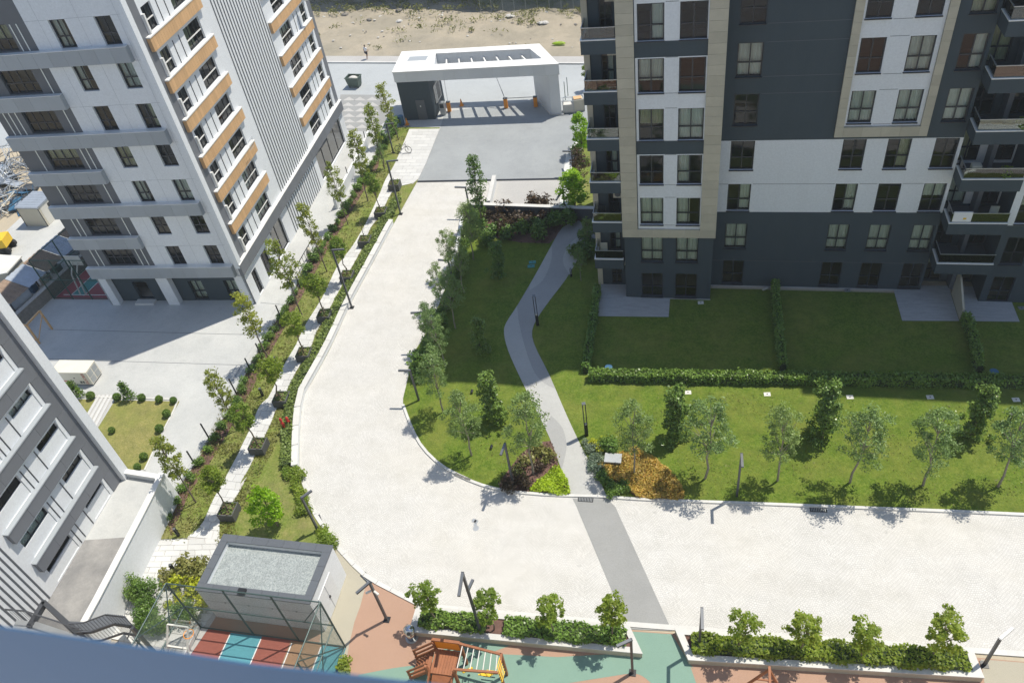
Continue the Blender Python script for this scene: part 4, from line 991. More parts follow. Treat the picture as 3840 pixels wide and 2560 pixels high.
# round trees in slate planters
PB = [(A2(612,1490),'second'), (B4(1000,485),'fourth'), (B4(795,845),'fifth'), (B4(608,1200),'sixth'), (B5(402,270),'seventh'), (B5(190,700),'eighth'), (B2(2125,1300),'ninth')]
planters = [(A2(705,1300), 'first', False)] + [(A2(612,1490), 'second', True), (B4(1160,160), 'third', False)] + [(q, o, True) for q, o in PB[1:]]
pm = MB(); pm.ring([(-.48,-.48),(.48,-.48),(.48,.48),(-.48,.48)], [(-.41,-.41),(.41,-.41),(.41,.41),(-.41,.41)], 0, .62); PME = pm.mesh('box', 'planter')
pm = MB(); pm.box(-.42,.42,-.42,.42,.02,.52); PSO = pm.mesh('soil', 'mulch')
rs0 = np.random.default_rng(5)
fol = np.column_stack([rs0.uniform(-.42,.42,150), rs0.uniform(-.42,.42,150), rs0.uniform(.5,.75,150)]); PFO = leaf_mesh('undergrowth', fol, .13, 'L_sil', rs0)
for q, o, tr in planters:
    p = G(q); t = thing('planter', 'square slate planter box beside the slab path, %s from the gatehouse' % o, 'planter', (p.x, p.y, .02), TH+.02, 'slate planters along the slab path')
    link('box', PME, t); link('soil', PSO, t); link('undergrowth', PFO, t)
    if tr: tree('round', Vector((p.x, p.y, .5)), 3.6, 'round headed green tree growing in a slate planter, %s planter from the gatehouse' % o, 'round trees in the slate planters', 'planter_tree', .53, wide=1.0)
# tall grey green trees on the lawn, along the cobbled road
OB = [(B7(680,1080),6.2,'pale trunked grey green tree in the red mulch bed by the path'), (B7(1535,1090),5.3,'grey green tree rising from the ochre shrub bed'), (B7(2135,1115),5.9,'thin sparse grey green tree between ochre bed and lamp post'), (B7(155,920),5.2,'airy grey green tree on the lawn beside the road bend'), (B5(1870,355),5.2,'forked grey green tree at the lawn tip of the road bend'),
 (C1(445,1035),5.6,'full grey green tree beside the angled lawn lamp post'), (C1(1005,1050),5.8,'open crowned grey green tree between two lawn drain grates'), (C1(1570,1070),5.6,'grey green tree with shadow reaching the cobbles, in front of a magnolia'), (C1(2150,1080),5.6,'leaning grey green tree at the far end of the lawn row')]
for i, (q, h, l) in enumerate(OB): tree('olive', q, h*1.06, l, 'grey green lawn trees', 'lawn_tree', .04, var=i % 7)
RB = [(A2(1300,1567),6.6), (B4(2145,295),5.3), (B4(2060,595),5.0), (B4(1980,925),5.2), (B4(1890,1270),5.0), (B4(1960,440),4.2), (B4(1870,740),4.0), (B4(1790,1090),4.0)]
for i, (q, h) in enumerate(RB): tree('olive' if i else 'slim', q, h, 'grey green tree behind the white road wall, %s from the garage ramp' % ORD[i], 'grey green trees behind the road wall', 'lawn_tree', .04, var=(i+3) % 7, wide=.95)
MB_ = [(B7(370,640),4.7,'bushy sunlit magnolia left of the garden path'), (B7(1870,790),4.9,'bushy magnolia on the sunny lawn behind the ochre bed'), (C1(790,690),5.2,'tall magnolia behind the full grey green tree'), (C1(1940,690),4.6,'glossy magnolia beside the small lawn bollard'), (B4(2215,1150),3.6,'dark magnolia on the shaded lawn by the path bend'), (W(1145,635),3.6,'dark magnolia on the shaded lawn near the parapet wall')]
for i, (q, h, l) in enumerate(MB_): tree('magn', q, h*.9, l, 'magnolias on the lawn', 'magnolia_tree', .04, var=i % 4, wide=1.02)
LBs = [(B6(1800,1000),'above the steel litter bin'), (B8(345,1040),'beside the double arm lamp'), (B8(850,1080),'in the middle of the first hedge bed'), (B8(1358,1130),'beside the green crossing'), (C2(135,985),'first past the green crossing'), (C2(620,1010),'second past the green crossing'), (C2(1090,1060),'third past the green crossing'), (C2(1650,1060),'at the far end of the second hedge bed')]
for i, (q, l) in enumerate(LBs): tree('laurel', q, (3.3,3.2,3.0,3.6,3.3,3.2,2.9,3.6)[i], 'small laurel tree in the raised bed, '+l, 'laurel trees in the raised beds', 'laurel_tree', .3, var=i % 6, wide=1.14)
tree('lime', B5(350,1400), 3.6, 'bright lime green maple on the grass behind the utility hut', None, 'maple_tree', .02, 0)
tree('lime', A2(1990,1060), 4.0, 'yellow green young tree on the verge beside the end balconies', None, 'young_tree', .02, 1)
tree('lime', A2(1940,1425), 3.3, 'broad leafy tree on the verge behind the parapet wall', None, 'broadleaf_tree', .02, 2, 1.5)
tree('purple', A2(1975,1240), 3.0, 'dark purple leaved tree on the verge beside the apron', None, 'plum_tree', .02, 0)
tree('round', A2(2030,620), 2.6, 'small dark tree beyond the gate beside the crates', None, 'small_tree', .0, 1)
tree('olive', A5(195,1010), 2.9, 'thin shrub tree against the end of the tower', None, 'shrub_tree', .04, 2, .9)
tree('olive', A5(265,700), 2.6, 'leafy shrub tree between garden path and tower balconies', None, 'shrub_tree', .04, 1, 1.1)
tree('olive', A2(625,1163), 2.6, 'small pale green tree under the street trees near the bicycle', None, 'young_tree', .02, 0, .9)
# bare little tree in the third planter
p = G(B4(1160,160)); t = thing('dead_sapling', 'bare dead sapling in the third slate planter', 'tree', (p.x, p.y, .5)); m = MB(); m.tube((0,0,0),(.05,0,1.5),.03,.015,6)
for k in range(7): m.tube((.03,0,.9+.08*k),(.03+.3*math.cos(k*2.1),.3*math.sin(k*2.1),1.3+.1*k),.012,.005,4)
m.build('stem', 'bark', t)
# shrubs: leaf ball prototypes
SH = {}
def shrub_mesh(kind, r, h, mat, n, ls, seed):
    rs = np.random.default_rng(seed); k = 7
    c = np.column_stack([rs.normal(size=k)*r*.4, rs.normal(size=k)*r*.4, h*(.35+.3*rs.random(k))]); c[0] = (0, 0, h*.5)
    idx = rs.integers(0, k, n); d = ball(rs, n, 1.0); P = c[idx]+d*np.array([r*.62, r*.62, h*.45]); P[:, 2] = np.clip(P[:, 2], .02, None)
    return leaf_mesh('foliage', P, ls, mat, rs, .6, d*1.0)
def shrub(kind, p, s, label, group, name='shrub', z=.02):
    if kind not in SH:
        r, h, mat, n, ls = {'hedge': (.55,.85,'L_hedge',620,.14), 'dark': (.6,.9,'L_dark',620,.15), 'silver': (.6,.7,'L_sil',620,.13), 'purple': (.7,.9,'L_purp',520,.15), 'gold': (.4,.45,'L_gold',320,.12), 'ochre': (.5,.5,'L_ochre',420,.13), 'lav': (.5,.55,'L_lav',480,.10), 'weed': (.45,.5,'weed',260,.14), 'conifer': (.75,1.7,'L_dark',1900,.11), 'laurel': (.6,.7,'L_laurel',520,.15)}[kind]
        m = MB(); m.tube((0,0,-.05),(0,0,h*.5),.03,.015,5); 
        SH[kind] = [(shrub_mesh(kind, r, h, mat, n, ls, 50+i*9+len(SH)), m.mesh('stem', 'bark')) for i in range(3)]
    f, st = random.choice(SH[kind]); t = thing(name, label, 'shrub', (p.x, p.y, z), random.random()*6.28, group); t.scale = (s, s, s*(.9+.25*random.random()))
    link('foliage', f, t); link('stem', st, t)
FH = resample(FENCE, 1.02)
for i, p in enumerate(FH[1:-1]):
    d = (FH[i+2]-FH[i]).normalized(); q = p+Vector((-d.y, d.x))*.38
    shrub('dark' if i % 3 else 'hedge', q, .55+.3*random.random(), 'leafy green shrub in the row along the courtyard fence', 'shrubs along the courtyard fence', 'fence_shrub')
RH = resample(WALLR[2:14], .85)
for i, p in enumerate(RH):
    d = Vector((1, .15)); shrub('hedge' if i % 2 else 'dark', p+Vector((.55+.2*random.random(), 0)), .8+.3*random.random(), 'leafy shrub growing over the white wall beside the road', 'shrubs along the road wall', 'wall_shrub', .04)
RH2 = resample(WALLR[14:], 1.3)
for i, p in enumerate(RH2): shrub('dark', p+Vector((.7, 0)), .7+.3*random.random(), 'dark shaded shrub behind the white road wall near the ramp', 'shaded shrubs behind the road wall', 'wall_shrub', .04)
def at(f, l, kind, lab, grp, s=1.0, name='shrub', z=.04):
    for q in l: shrub(kind, G(f(*q), z), s*(.85+.3*random.random()), lab, grp, name, z)
at(B5, [(430,920),(500,930),(540,990),(520,1060),(560,1130),(590,1210),(600,1270)], 'laurel', 'yellow green shrub at the road kerb below the white wall', 'shrubs at the road kerb', .75, z=.02)
at(B6, [(770,190),(800,260),(840,310)], 'laurel', 'yellow green shrub between utility hut and road kerb', 'shrubs behind the utility hut', .7, z=.02)
at(W, [(1120,500),(1150,520),(1180,510),(1215,500),(1255,505),(1290,498)], 'purple', 'dark purple shrub in the bed under the parapet wall', 'purple shrubs under the parapet wall', 1.1, 'purple_shrub')
at(W, [(1100,505),(1105,530),(1135,540),(1165,545),(1200,535),(1235,525),(1240,545),(1275,520),(1305,508),(1120,560),(1090,545)], 'dark', 'shaded green shrub in the bed under the parapet wall', 'green shrubs under the parapet wall', 1.25, 'bed_shrub')
at(W, [(1160,495),(1190,520),(1150,535),(1210,520),(1265,500)], 'purple', 'tall reddish shrub in the bed under the parapet wall', 'reddish shrubs under the parapet wall', 1.25, 'reddish_shrub')
at(W, [(1225,478),(1245,485)], 'purple', 'tall purple shrub rising over the parapet wall', 'tall purple shrubs at the parapet wall', 1.7, 'purple_shrub')
at(A5, [(240,620),(180,760),(220,800),(270,760),(150,800)], 'dark', 'dark green shrub between garden path and tower end', 'shrubs at the tower end', 1.2)
at(B3, [(1380,760),(1300,820),(1420,900),(1460,1000),(1350,1050),(1500,1110)], 'conifer', 'dark feathery juniper outside the ball court cage', 'junipers outside the cage', .78, 'juniper', .02)
at(B3, [(1700,940),(1740,1010)], 'conifer', 'small grey green juniper beside the cage wall', 'small junipers by the cage', .7, 'juniper', .02)
at(B3, [(1560,600),(1640,580),(1740,540),(1840,540),(1900,570)], 'weed', 'spreading olive green shrub on the mulch beside the utility hut', 'olive shrubs beside the utility hut', 1.35, z=.03)
at(B3, [(1640,670),(1720,650),(1800,660),(1860,720),(1800,740),(1890,800)], 'gold', 'golden yellow shrub beside the utility hut', 'golden shrubs beside the utility hut', 1.35, z=.03)
at(B3, [(1650,770),(1735,775),(1565,860),(1650,855),(1720,850)], 'gold', 'small round golden bush on bare mulch', 'small golden bushes', .75, z=.03)
at(B6, [(960,1430)], 'laurel', 'yellow tipped bush at the cage corner', None, 1.0, z=.0)
at(B7, [(700,870),(760,900),(800,960),(650,980),(560,1060)], 'weed', 'reddish brown wispy shrub in the mulch bed by the path', 'wispy shrubs in the mulch bed', 1.1)
at(B7, [(560,1150),(470,1190),(620,1180),(740,1030)], 'purple', 'low purple shrub in the mulch bed by the path', 'low purple shrubs in the mulch bed', .7)
at(B7, [(1185,870),(1150,900),(1200,950),(1240,960),(1180,980),(1130,830),(1170,1020),(1220,1060)], 'lav', 'grey lavender clump beside the garden path', 'lavender clumps', .8, 'lavender')
at(B7, [(1290,850),(1350,850),(1320,890)], 'dark', 'glossy dark green bush behind the white planter box', 'dark bushes in the ochre bed', .9)
at(B7, [(1180,840),(1220,870),(1260,880),(1290,810)], 'gold', 'bright yellow bush beside the garden path', 'yellow bushes by the path', .9)
at(B7, [(1290,1150),(1340,1200),(1390,1210),(1430,1180),(1350,1260),(1420,1240),(1260,1110)], 'dark', 'dark green bush at the road corner of the ochre bed', 'dark bushes at the road corner', .6)
at(A2, [(620,980),(690,890)], 'dark', 'leafy bush beside the guard booth', 'bushes beside the guard booth', 1.2, z=.02)
at(A2, [(1990,1000),(1960,1060),(1990,1130)], 'hedge', 'low green bush on the verge beside the apron', 'bushes on the verge', 1.0, z=.02)
# clipped balls and spiral topiary on the dry lawn
bl = [(645,215),(850,228),(1090,240),(1315,245),(1475,258),(1605,268),(1545,392),(1480,530),(1040,540),(1335,785),(1275,878)]
rs1 = np.random.default_rng(9); d = ball(rs1, 700, .34); d = d/np.linalg.norm(d, axis=1)[:, None]*.33*(.9+.15*rs1.random(700))[:, None]; d[:, 2] += .36
BALL = leaf_mesh('foliage', d, .09, 'L_ball', rs1, .2, d*4-np.array([0, 0, 1.4])); mm = MB(); mm.dome((0,0,.36),.3,.3,.3,10,5,True); CORE = mm.mesh('core', 'core', True)
for i, q in enumerate(bl):
    p = G(B2(*q)); t = thing('topiary_ball', 'clipped ball bush on the edge of the small dry lawn', 'shrub', (p.x, p.y, 0), i, 'clipped ball bushes'); s = .75*(.85+.3*random.random()); t.scale = (s, s, s)
    link('foliage', BALL, t); link('core', CORE, t)
for i, q in enumerate([(740,225),(1200,240)]):
    p = G(B2(*q)); P = np.array([(.32*(1-k/900)*math.cos(k*.035)+.1*rs1.normal(), .32*(1-k/900)*math.sin(k*.035)+.1*rs1.normal(), .15+1.5*k/900) for k in range(900)])
    t = thing('spiral_topiary', 'spiral clipped conifer %s' % ('beside the generator' if i == 0 else 'beside the striped stepping path'), 'shrub', (p.x, p.y, 0)); link('foliage', leaf_mesh('foliage', P, .11, 'L_ball', rs1), t)
    m = MB(); m.tube((0,0,-.02),(0,0,1.5),.03,.01,5); m.build('stem', 'bark', t)
# hedges
def hedge(pts, w, h, mat, ls, dens, label, name='hedge', z=.02, group=None):
    P = resample(pts, .25); o = P[0]; rs = np.random.default_rng(int(abs(P[0].x*100))+len(P)); out = []; nrm = []
    per = 2*h+w
    for i in range(len(P)-1):
        d = (P[i+1]-P[i]); L = d.length; d = d.normalized(); nn = Vector((-d.y, d.x)); k = int(dens*L*per)
        for _ in range(k):
            s = rs.random()*per; c = P[i]-o+d*(L*rs.random()); ww = w*(.9+.22*math.sin(i*.8+z)*math.sin(i*.31)); hh = h*(.94+.12*math.sin(i*.53)*math.sin(i*.17+1))
            r = .05*rs.normal()-.02
            if s < h: q = c+nn*(ww/2+r); out.append((q.x, q.y, s)); nrm.append((nn.x, nn.y, .5))
            elif s < h+w: q = c+nn*(ww/2-(s-h)/w*ww); out.append((q.x, q.y, hh+r*1.3)); nrm.append((0, 0, 1))
            else: q = c-nn*(ww/2+r); out.append((q.x, q.y, s-h-w)); nrm.append((-nn.x, -nn.y, .5))
    t = thing(name, label, 'hedge', (o.x, o.y, z), 0, group)
    link('foliage', leaf_mesh('foliage', np.array(out), ls, mat, rs, .25, np.array(nrm)*1.0), t)
    strip_wall([p-o for p in P[::3]+[P[-1]]], w*.8, -.03, h*.8).build('core', 'core', t, fix=True)
    return t
hp = [Vector((-6.35,34.75)), Vector((2.3,35.15)), Vector((18.5,35.95)), Vector((34,36.7))]
hedge(hp, .6, .72, 'L_hedge', .14, 300, 'long clipped hedge between the sunny lawn and the private gardens', z=.04)
hedge([Vector((-6.75,43.4)), Vector((-6.6,35.2))], .42, .7, 'L_hedge', .13, 300, 'narrow hedge beside the garden path, running to the end deck', z=.04)
hedge([G(A5(1968,1050)), G(A6(100,1567)), G(C1(485,190))], .42, .7, 'L_hedge', .13, 300, 'narrow shaded hedge between two private lawns, near the tower recess', z=.04)
hedge([G(A6(1800,1370)), G(A6(1870,1567)), G(C1(2000,210))], .42, .7, 'L_hedge', .13, 300, 'narrow shaded hedge starting at the pale privacy screen', z=.04)
lh = [p+Vector((-.75,0)) for p in resample(ROADL, .6)[5:]]
hedge(lh, .68, .5, 'L_sil', .14, 300, 'loose grey green hedge along the white wall of the cobbled road', z=.02)
# raised beds
def bed(outer, zt, label, hlabel, trees=None):
    o = outer[0]; t = thing('raised_bed', label, 'planter', (o.x, o.y, 0)); L = [p-o for p in outer]
    c = sum(L, Vector((0, 0)))/4; inn = []
    n = 4
    for i in range(n):
        a, b_, d = L[i-1], L[i], L[(i+1) % n]; e1 = (a-b_).normalized(); e2 = (d-b_).normalized(); inn.append(b_+(e1+e2)*.30)
    m = MB(); m.ring(L, inn, -.02, zt-.06); m.build('wall', 'stone', t, fix=True)
    L2 = [p+(p-c).normalized()*.03 for p in L]; m = MB(); m.ring(L2, inn, zt-.058, zt); m.build('coping', 'kerb', t, fix=True)
    m = MB(); m.prism(inn, .0, zt-.1); m.build('soil', 'mulch', t, fix=True)
    ctr = [(inn[0]+inn[3])/2+o, (inn[1]+inn[2])/2+o]; d = (ctr[1]-ctr[0]).normalized()
    return t, ctr[0]+d*.12, ctr[1]-d*.12
b1 = [Vector((-12.98,16.75)), Vector((-1.73,17.12)), Vector((-2.45,18.42)), Vector((-12.98,18.15))]
b2 = [Vector((.38,17.1)), Vector((12.7,17.95)), Vector((12.5,19.2)), Vector((-.3,18.55))]
t, a, c = bed(b1, .42, 'long raised hedge bed with pale coping beside the climbing frame', '')
hedge([a, a.lerp(c, .33)], .92, .40, 'L_hedge', .14, 300, 'green hedge in the raised bed above the steel litter bin', z=.34)
hedge([a.lerp(c, .42), c], .92, .38, 'L_hedge', .14, 300, 'green hedge in the raised bed beside the climbing frame', z=.34)
t, a, c = bed(b2, .42, 'long raised hedge bed with pale coping past the green crossing', '')
hedge([a, c], .92, .46, 'L_laurel', .14, 300, 'bright green hedge in the raised bed past the green crossing', z=.34)
# ground cover beds
def cover(poly, h, n, mat, ls, label, name, base='mulch', z=.045):
    P = [Vector(p[:2]) for p in poly]; o = sum(P, Vector((0, 0)))/len(P); rs = np.random.default_rng(n)
    t = thing(name, label, 'flower bed', (o.x, o.y, 0)); s = sheet('soil', [p-o for p in P], z+.004, base, t)
    x0, x1 = min(p.x for p in P), max(p.x for p in P); y0, y1 = min(p.y for p in P), max(p.y for p in P); pts = []
    while len(pts) < n:
        x, y = rs.uniform(x0, x1), rs.uniform(y0, y1); c = False
        for i in range(len(P)):
            a, b_ = P[i-1], P[i]
            if (a.y > y) != (b_.y > y) and x < (b_.x-a.x)*(y-a.y)/(b_.y-a.y)+a.x: c = not c
        if not c: continue
        hh = h*(.55+.45*math.sin(x*4.1+1)*math.sin(y*3.7)); pts.append((x-o.x, y-o.y, z+max(.02, hh*rs.random()**.4)))
    if n: link('foliage', leaf_mesh('foliage', np.array(pts), ls, mat, rs, .8), t)
cover(smooth(GP(B7, [(870,1030),(925,1060),(995,1255),(800,1250),(650,1215),(760,1120)]), 2, True), .35, 2400, 'L_chart', .12, 'bright chartreuse ground cover triangle at the path mouth', 'ground_cover')
cover(smooth(GP(B7, [(830,800),(890,1000),(840,1080),(640,1230),(420,1215),(400,1150),(520,980),(640,860)]), 2, True), .12, 350, 'L_purp', .12, 'red brown mulch bed with sparse low shrubs by the path', 'mulch_bed')
cover(smooth(GP(B7, [(1230,1000),(1440,890),(1560,880),(1720,960),(1880,1100),(1955,1250),(1900,1305),(1560,1285),(1480,1200),(1290,1120)]), 2, True), .36, 9000, 'L_ochre', .12, 'ochre and gold ground cover bed around a tree at the roadside', 'ground_cover')
cover(smooth(GP(W, [(1085,490),(1330,490),(1330,510),(1290,522),(1262,560),(1130,545)]), 2, True), .1, 300, 'L_purp', .13, 'shaded mulch bed under the dark parapet wall', 'mulch_bed')
cover(smooth(GP(B3, [(1480,640),(1640,530),(1920,490),(1980,760),(1930,860),(1850,1050),(1560,1010),(1480,860)]), 2, True), .1, 150, 'weed', .14, 'mulch bed between the plaza and the utility hut', 'mulch_bed', z=.024)
fm_ = [p+Vector((.95,.0)) for p in FENCE[6::4]]; 
cover(FENCE[4::3] + fm_[::-1], .05, 500, 'weed', .12, 'narrow bare mulch strip under the courtyard fence shrubs', 'mulch_bed', z=.022)
# tufts that break up the grass and the dirt lot
def tufts(name, P, ls, mat, rs):
    o = link(name, leaf_mesh(name, P, ls, mat, rs, -.2, slim=.14)); o['kind'] = 'stuff'; return o
rs2 = np.random.default_rng(77); P = []
for i in range(14000):
    k = rs2.integers(0, len(PL)-1); a = PL[k]; side = rs2.random()
    x = a.x+rs2.uniform(-2.6, 0) if side < .6 else ((xat(PR, a.y) or a.x)+rs2.uniform(0, 1.0))
    if a.y > 56 and side >= .6: continue
    P.append((x, a.y+rs2.uniform(-.5, .5), .04+.05*rs2.random()))
tufts('grass', np.array(P), .16, 'weed', rs2)
P = []
xs_ = [p.x for p in EDGE]
for i in range(9000):
    x = rs2.uniform(-14, 26); y = rs2.uniform(25.6, 34.2)
    ye = min((e for e in EDGE), key=lambda e: abs(e.x-x)).y
    if y < ye+.15 or -9.5 < x < -2.5: continue
    if math.sin(x*1.1+y*.7)+math.sin(x*.43-y*1.3)+rs2.normal()*.5 < .5: continue
    P.append((x, y, .045+.03*rs2.random()))
tufts('grass', np.array(P), .13, 'weed', rs2)
P = []
for c in range(260):
    x = rs2.uniform(-62, 8); j = rs2.random(); y = back_y(x)+2.6-abs(rs2.normal())*3.2 if j < .8 else rs2.uniform(far_y(x)+3, back_y(x)); k = rs2.integers(8, 34); r = rs2.uniform(.15, .7)
    z0 = .25+max(0, (y-far_y(x)-9))*.06
    for _ in range(k): P.append((x+r*rs2.normal(), y+r*rs2.normal()*.6, z0+rs2.random()*.5))
tufts('weeds', np.array(P), .34, 'weed', rs2)
P = []
for c in range(46):
    x = rs2.uniform(-75, 10); top = rs2.uniform(1.5, 7.4); y = back_y(x)+2.72
    for _ in range(int(rs2.integers(20, 90))): P.append((x+.5*rs2.normal(), y+.05*rs2.normal(), top*rs2.random()**.6))
tufts('climbing_weeds', np.array(P), .3, 'L_dark', rs2)
# ================================================================ lamps
def lamp(q, top, arm, label, arm2=None, z=0, hmin=None, foot=True, drop=.55):
    p = G(q, z); h = height_over(p, top) if not isinstance(top, (int, float)) else top
    if hmin: h = max(h, hmin)
    t = thing('street_lamp', label, 'lamp', (p.x, p.y, z), 0, 'angled black lamp posts')
    m = MB(); m.box(-.055,.055,-.055,.055,0,h); m.build('pole', 'steel', t)
    if foot: m = MB(); m.box(-.16,.16,-.16,.16,-.005,.03); m.build('foot_plate', 'black', t)
    for i, a in enumerate([arm]+([arm2] if arm2 else [])):
        zz = h-.05 if i == 0 else h-drop
        e = G(a, z+zz); v = Vector((e.x-p.x, e.y-p.y, 0))
        if v.length > 1.6: v = v.normalized()*1.6
        if v.length < .5: v = v.normalized()*.9
        d = v.normalized(); m = MB(); m.beam(d*-.055+Vector((0,0,zz)), v+Vector((0,0,zz)), .13, .09); o = m.build('arm', 'steel', t)
        m = MB(); m.beam(Vector((0,0,zz+.049)), v+Vector((0,0,zz+.049)), .12, .006); m.build('top_plate', 'lampface', o)
        m = MB(); m.beam(v*.35+Vector((0,0,zz-.05)), v*.97+Vector((0,0,zz-.05)), .09, .012); m.build('light_panel', 'hut', o)
    return t, p, h
lamp(A2(740,1475), A2(660,1105), A2(722,1105), 'black angled lamp post by the path near the first planter'); lamp(A2(690,1055), A2(645,850), A2(692,850), 'black angled lamp post beside the leaning bicycle')
lamp(B4(1028,735), B4(850,200), B4(955,200), 'tall black lamp post at the foot of the low white road wall')
lamp(B4(1755,1090), B4(1677,772), B4(1568,785), 'black angled lamp post over the shrubs at the road wall'); lamp(A2(1222,1480), A2(1175,1290), A2(1112,1290), 'black angled lamp post beside the tall tree at the ramp parapet')
lamp(B4(1645,1590), B4(1562,1308), B4(1455,1313), 'black lamp post hidden in the forked tree at the road bend'); lamp(B4(1960,520), B4(1905,300), B4(1820,298), 'black lamp post half hidden by trees behind the road wall')
lamp(B5(720,1445), B5(545,1145), B5(660,1075), 'black angled lamp post at the kerb beside the lime maple'); lamp(B7(510,1180), B7(430,820), B7(402,918), 'black angled lamp post in the red brown mulch bed'); lamp(C1(130,1158), C1(165,825), C1(174,930), 'black angled lamp post on the lawn beside the cobbles')
t, p, h = lamp(B6(1350,985), B6(1180,640), B6(1068,745), 'black angled lamp post with cameras on the terracotta floor')
c_ = thing('security_camera', 'pair of white cameras on the terracotta lamp post', 'camera', (p.x, p.y, h-.75)); m = MB()
for s in (-1, 1): m.tube((s*.08,-.06,0),(s*.28,-.16,-.05),.06,.06,8); m.dome((s*.28,-.16,-.05),.07,.07,.07,8,4,True)
m.build('camera_body', 'hut', c_)
lamp(B6(2215,1105), B6(2045,595), B6(2010,770), 'double arm black lamp post in the first raised bed', B6(2140,618), .34, drop=1.5); lamp(B8(2085,1175), B8(2105,890), B8(2112,1040), 'black angled lamp post in the second raised bed', None, .34); lamp(B8(1520,1405), B8(1520,1120), B8(1385,1180), 'black angled lamp post on the green rubber floor')
lamp(C2(2045,1095), C2(2190,905), C2(2265,810), 'black lamp post at the far end of the second raised bed'); lamp(A2(1930,1200), A2(1915,1040), A2(1855,1042), 'double arm black lamp post on the verge beside the apron', A2(1895,1022)); lamp(A2(1868,1418), 1.6, A2(1810,1380), 'short black lamp post behind the ramp parapet')
p = Vector((24.5,25.0,0)); 
def bollard(q, h, label, z=.04, w=.14):
    p = G(q, z); t = thing('bollard_light', label, 'lamp', (p.x, p.y, z), .3, 'black frame bollard lights')
    m = MB()
    m.box(-w/2, w/2, -w/2, w/2, 0, h*.35)
    for s in (-1, 1): m.box(s*w/2-.02*s-.02, s*w/2-.02*s+.02, -w/2, w/2, h*.35, h)
    m.build('frame', 'black', t); m = MB(); m.box(-w/2-.003, w/2+.003, -w/2-.003, w/2+.003, h, h+.03); m.build('cap', 'lampface', t); m = MB(); m.box(-w*.3, w*.3, -w*.3, w*.3, h*.35, h*.38); m.build('lens', 'hut', t)
bollard(B7(1130,748), 2.75, 'tall black frame light beside the sunny garden path', w=.2); bollard(W(1235,746), 2.6, 'tall black frame light beside the shaded garden path', w=.2)
bollard(C1(2225,590), .75, 'small black bollard on the lawn beside the magnolia'); bollard(B5(212,205), .7, 'small black bollard on the grass beside the seventh planter', .02); bollard(B2(1645,1490), .7, 'small black bollard at the last fence shrub', .02); bollard(B3(1610,545), .7, 'small black bollard on the mulch beside the plaza', .02); bollard(A5(103,970), .7, 'small black bollard in the shade beside the tower end'); bollard(B4(330,1240), .5, 'small black bollard under the sixth planter tree', .02)
for i, (f, q, l) in enumerate([(B7,(160,390),'beside the sunlit magnolia'), (B7,(325,860),'between magnolia and mulch bed'), (B5,(2135,180),'on the lawn tip of the road bend'), (B5,(2315,690),'beside the airy lawn tree')]):
    p = G(f(*q), .04); t = thing('spotlight', 'tiny black garden spotlight '+l, 'lamp', (p.x, p.y, .04)); m = MB(); m.tube((0,0,0),(0,0,.12),.02,.02,6); m.build('stake', 'black', t); m = MB(); m.tube((-.02,-.08,.13),(.02,.1,.2),.07,.07,9); m.build('lamp_head', 'black', t)

# ================================================================ fence along the courtyard
fp = [(B1,(2310,1325),(2250,1200)), (B1,(2175,1530),(2100,1390)), (B2,(1925,602),(1835,465)), (B2,(1800,848),(1710,715)), (B2,(1640,1152),(1555,1010)), (B4,(388,857),(328,713)), (B4,(557,562),(513,448)), (B4,(200,1187),(150,1060))]
fc = thing('wire_fence', 'slim black fence posts with wires between courtyard and shrubs', 'fence', (FENCE[20].x, FENCE[20].y, 0)); o2 = Vector((FENCE[20].x, FENCE[20].y, 0)); P = []
for f, b_, tp in fp:
    p = G(f(*b_)); P.append(p); h = max(1.2, min(1.9, height_over(p, f(*tp)))); m = MB(); m.box(-.035,.035,-.035,.035,-.02,h); m.build('post', 'black', fc, loc=p-o2)
P.sort(key=lambda v: v.y); m = MB()
for a, b_ in zip(P, P[1:]):
    for z in (.4, .9, 1.3): m.tube(a-o2+Vector((0,0,z)), b_-o2+Vector((0,0,z)), .006, .006, 4, False)
m.build('wires', 'galv', fc)
# parapet with railing towards the gate
rp_ = GP(A2, [(545,935),(470,1100),(385,1270),(300,1440)]); o2 = rp_[1]
pr_ = thing('parapet_wall', 'white parapet wall with black rail beside the shop windows', 'wall', (o2.x, o2.y, 0)); strip_wall([p-o2 for p in rp_], .22, -.02, .95).build('wall_body', 'wallwhite', pr_, fix=True)
for i, p in enumerate(resample(rp_, 2.2)):
    m = MB(); m.box(-.03,.03,-.03,.03,.93,1.6); m.build('post', 'black', pr_, loc=(p.x-o2.x, p.y-o2.y, 0))
ra = resample(GP(B4, [(740,130),(640,310),(545,480)]), .5); o2 = Vector((ra[0].x, ra[0].y, 0)); rl_ = thing('iron_railing', 'short black iron railing with balusters behind the fence shrubs', 'railing', o2); m = MB()
for p in ra: m.tube(Vector((p.x, p.y, 0))-o2, Vector((p.x, p.y, 1.1))-o2, .02, .02, 5)
m.build('balusters', 'black', rl_); m = MB(); a, b_ = ra[0], ra[-1]; 
for z in (.15, 1.1): m.beam(Vector((a.x,a.y,z))-o2, Vector((b_.x,b_.y,z))-o2, .05, .04)
m.build('rails', 'black', rl_)
for i, (q, l) in enumerate([((505,610),'crumpled white sheet over a post by the courtyard shrubs'), ((645,290),'pale bundle hung on the iron railing')]):
    p = G(B4(*q)); t = thing('cloth_bundle', l, 'cloth', (p.x, p.y, 0)); m = MB(); m.dome((0,0,.0),.22,.22,.9,9,6); m.dome((.12,.05,.75),.16,.16,.35,8,4,True); m.build('cloth', 'hutcream' if i else 'cloth', t, True)
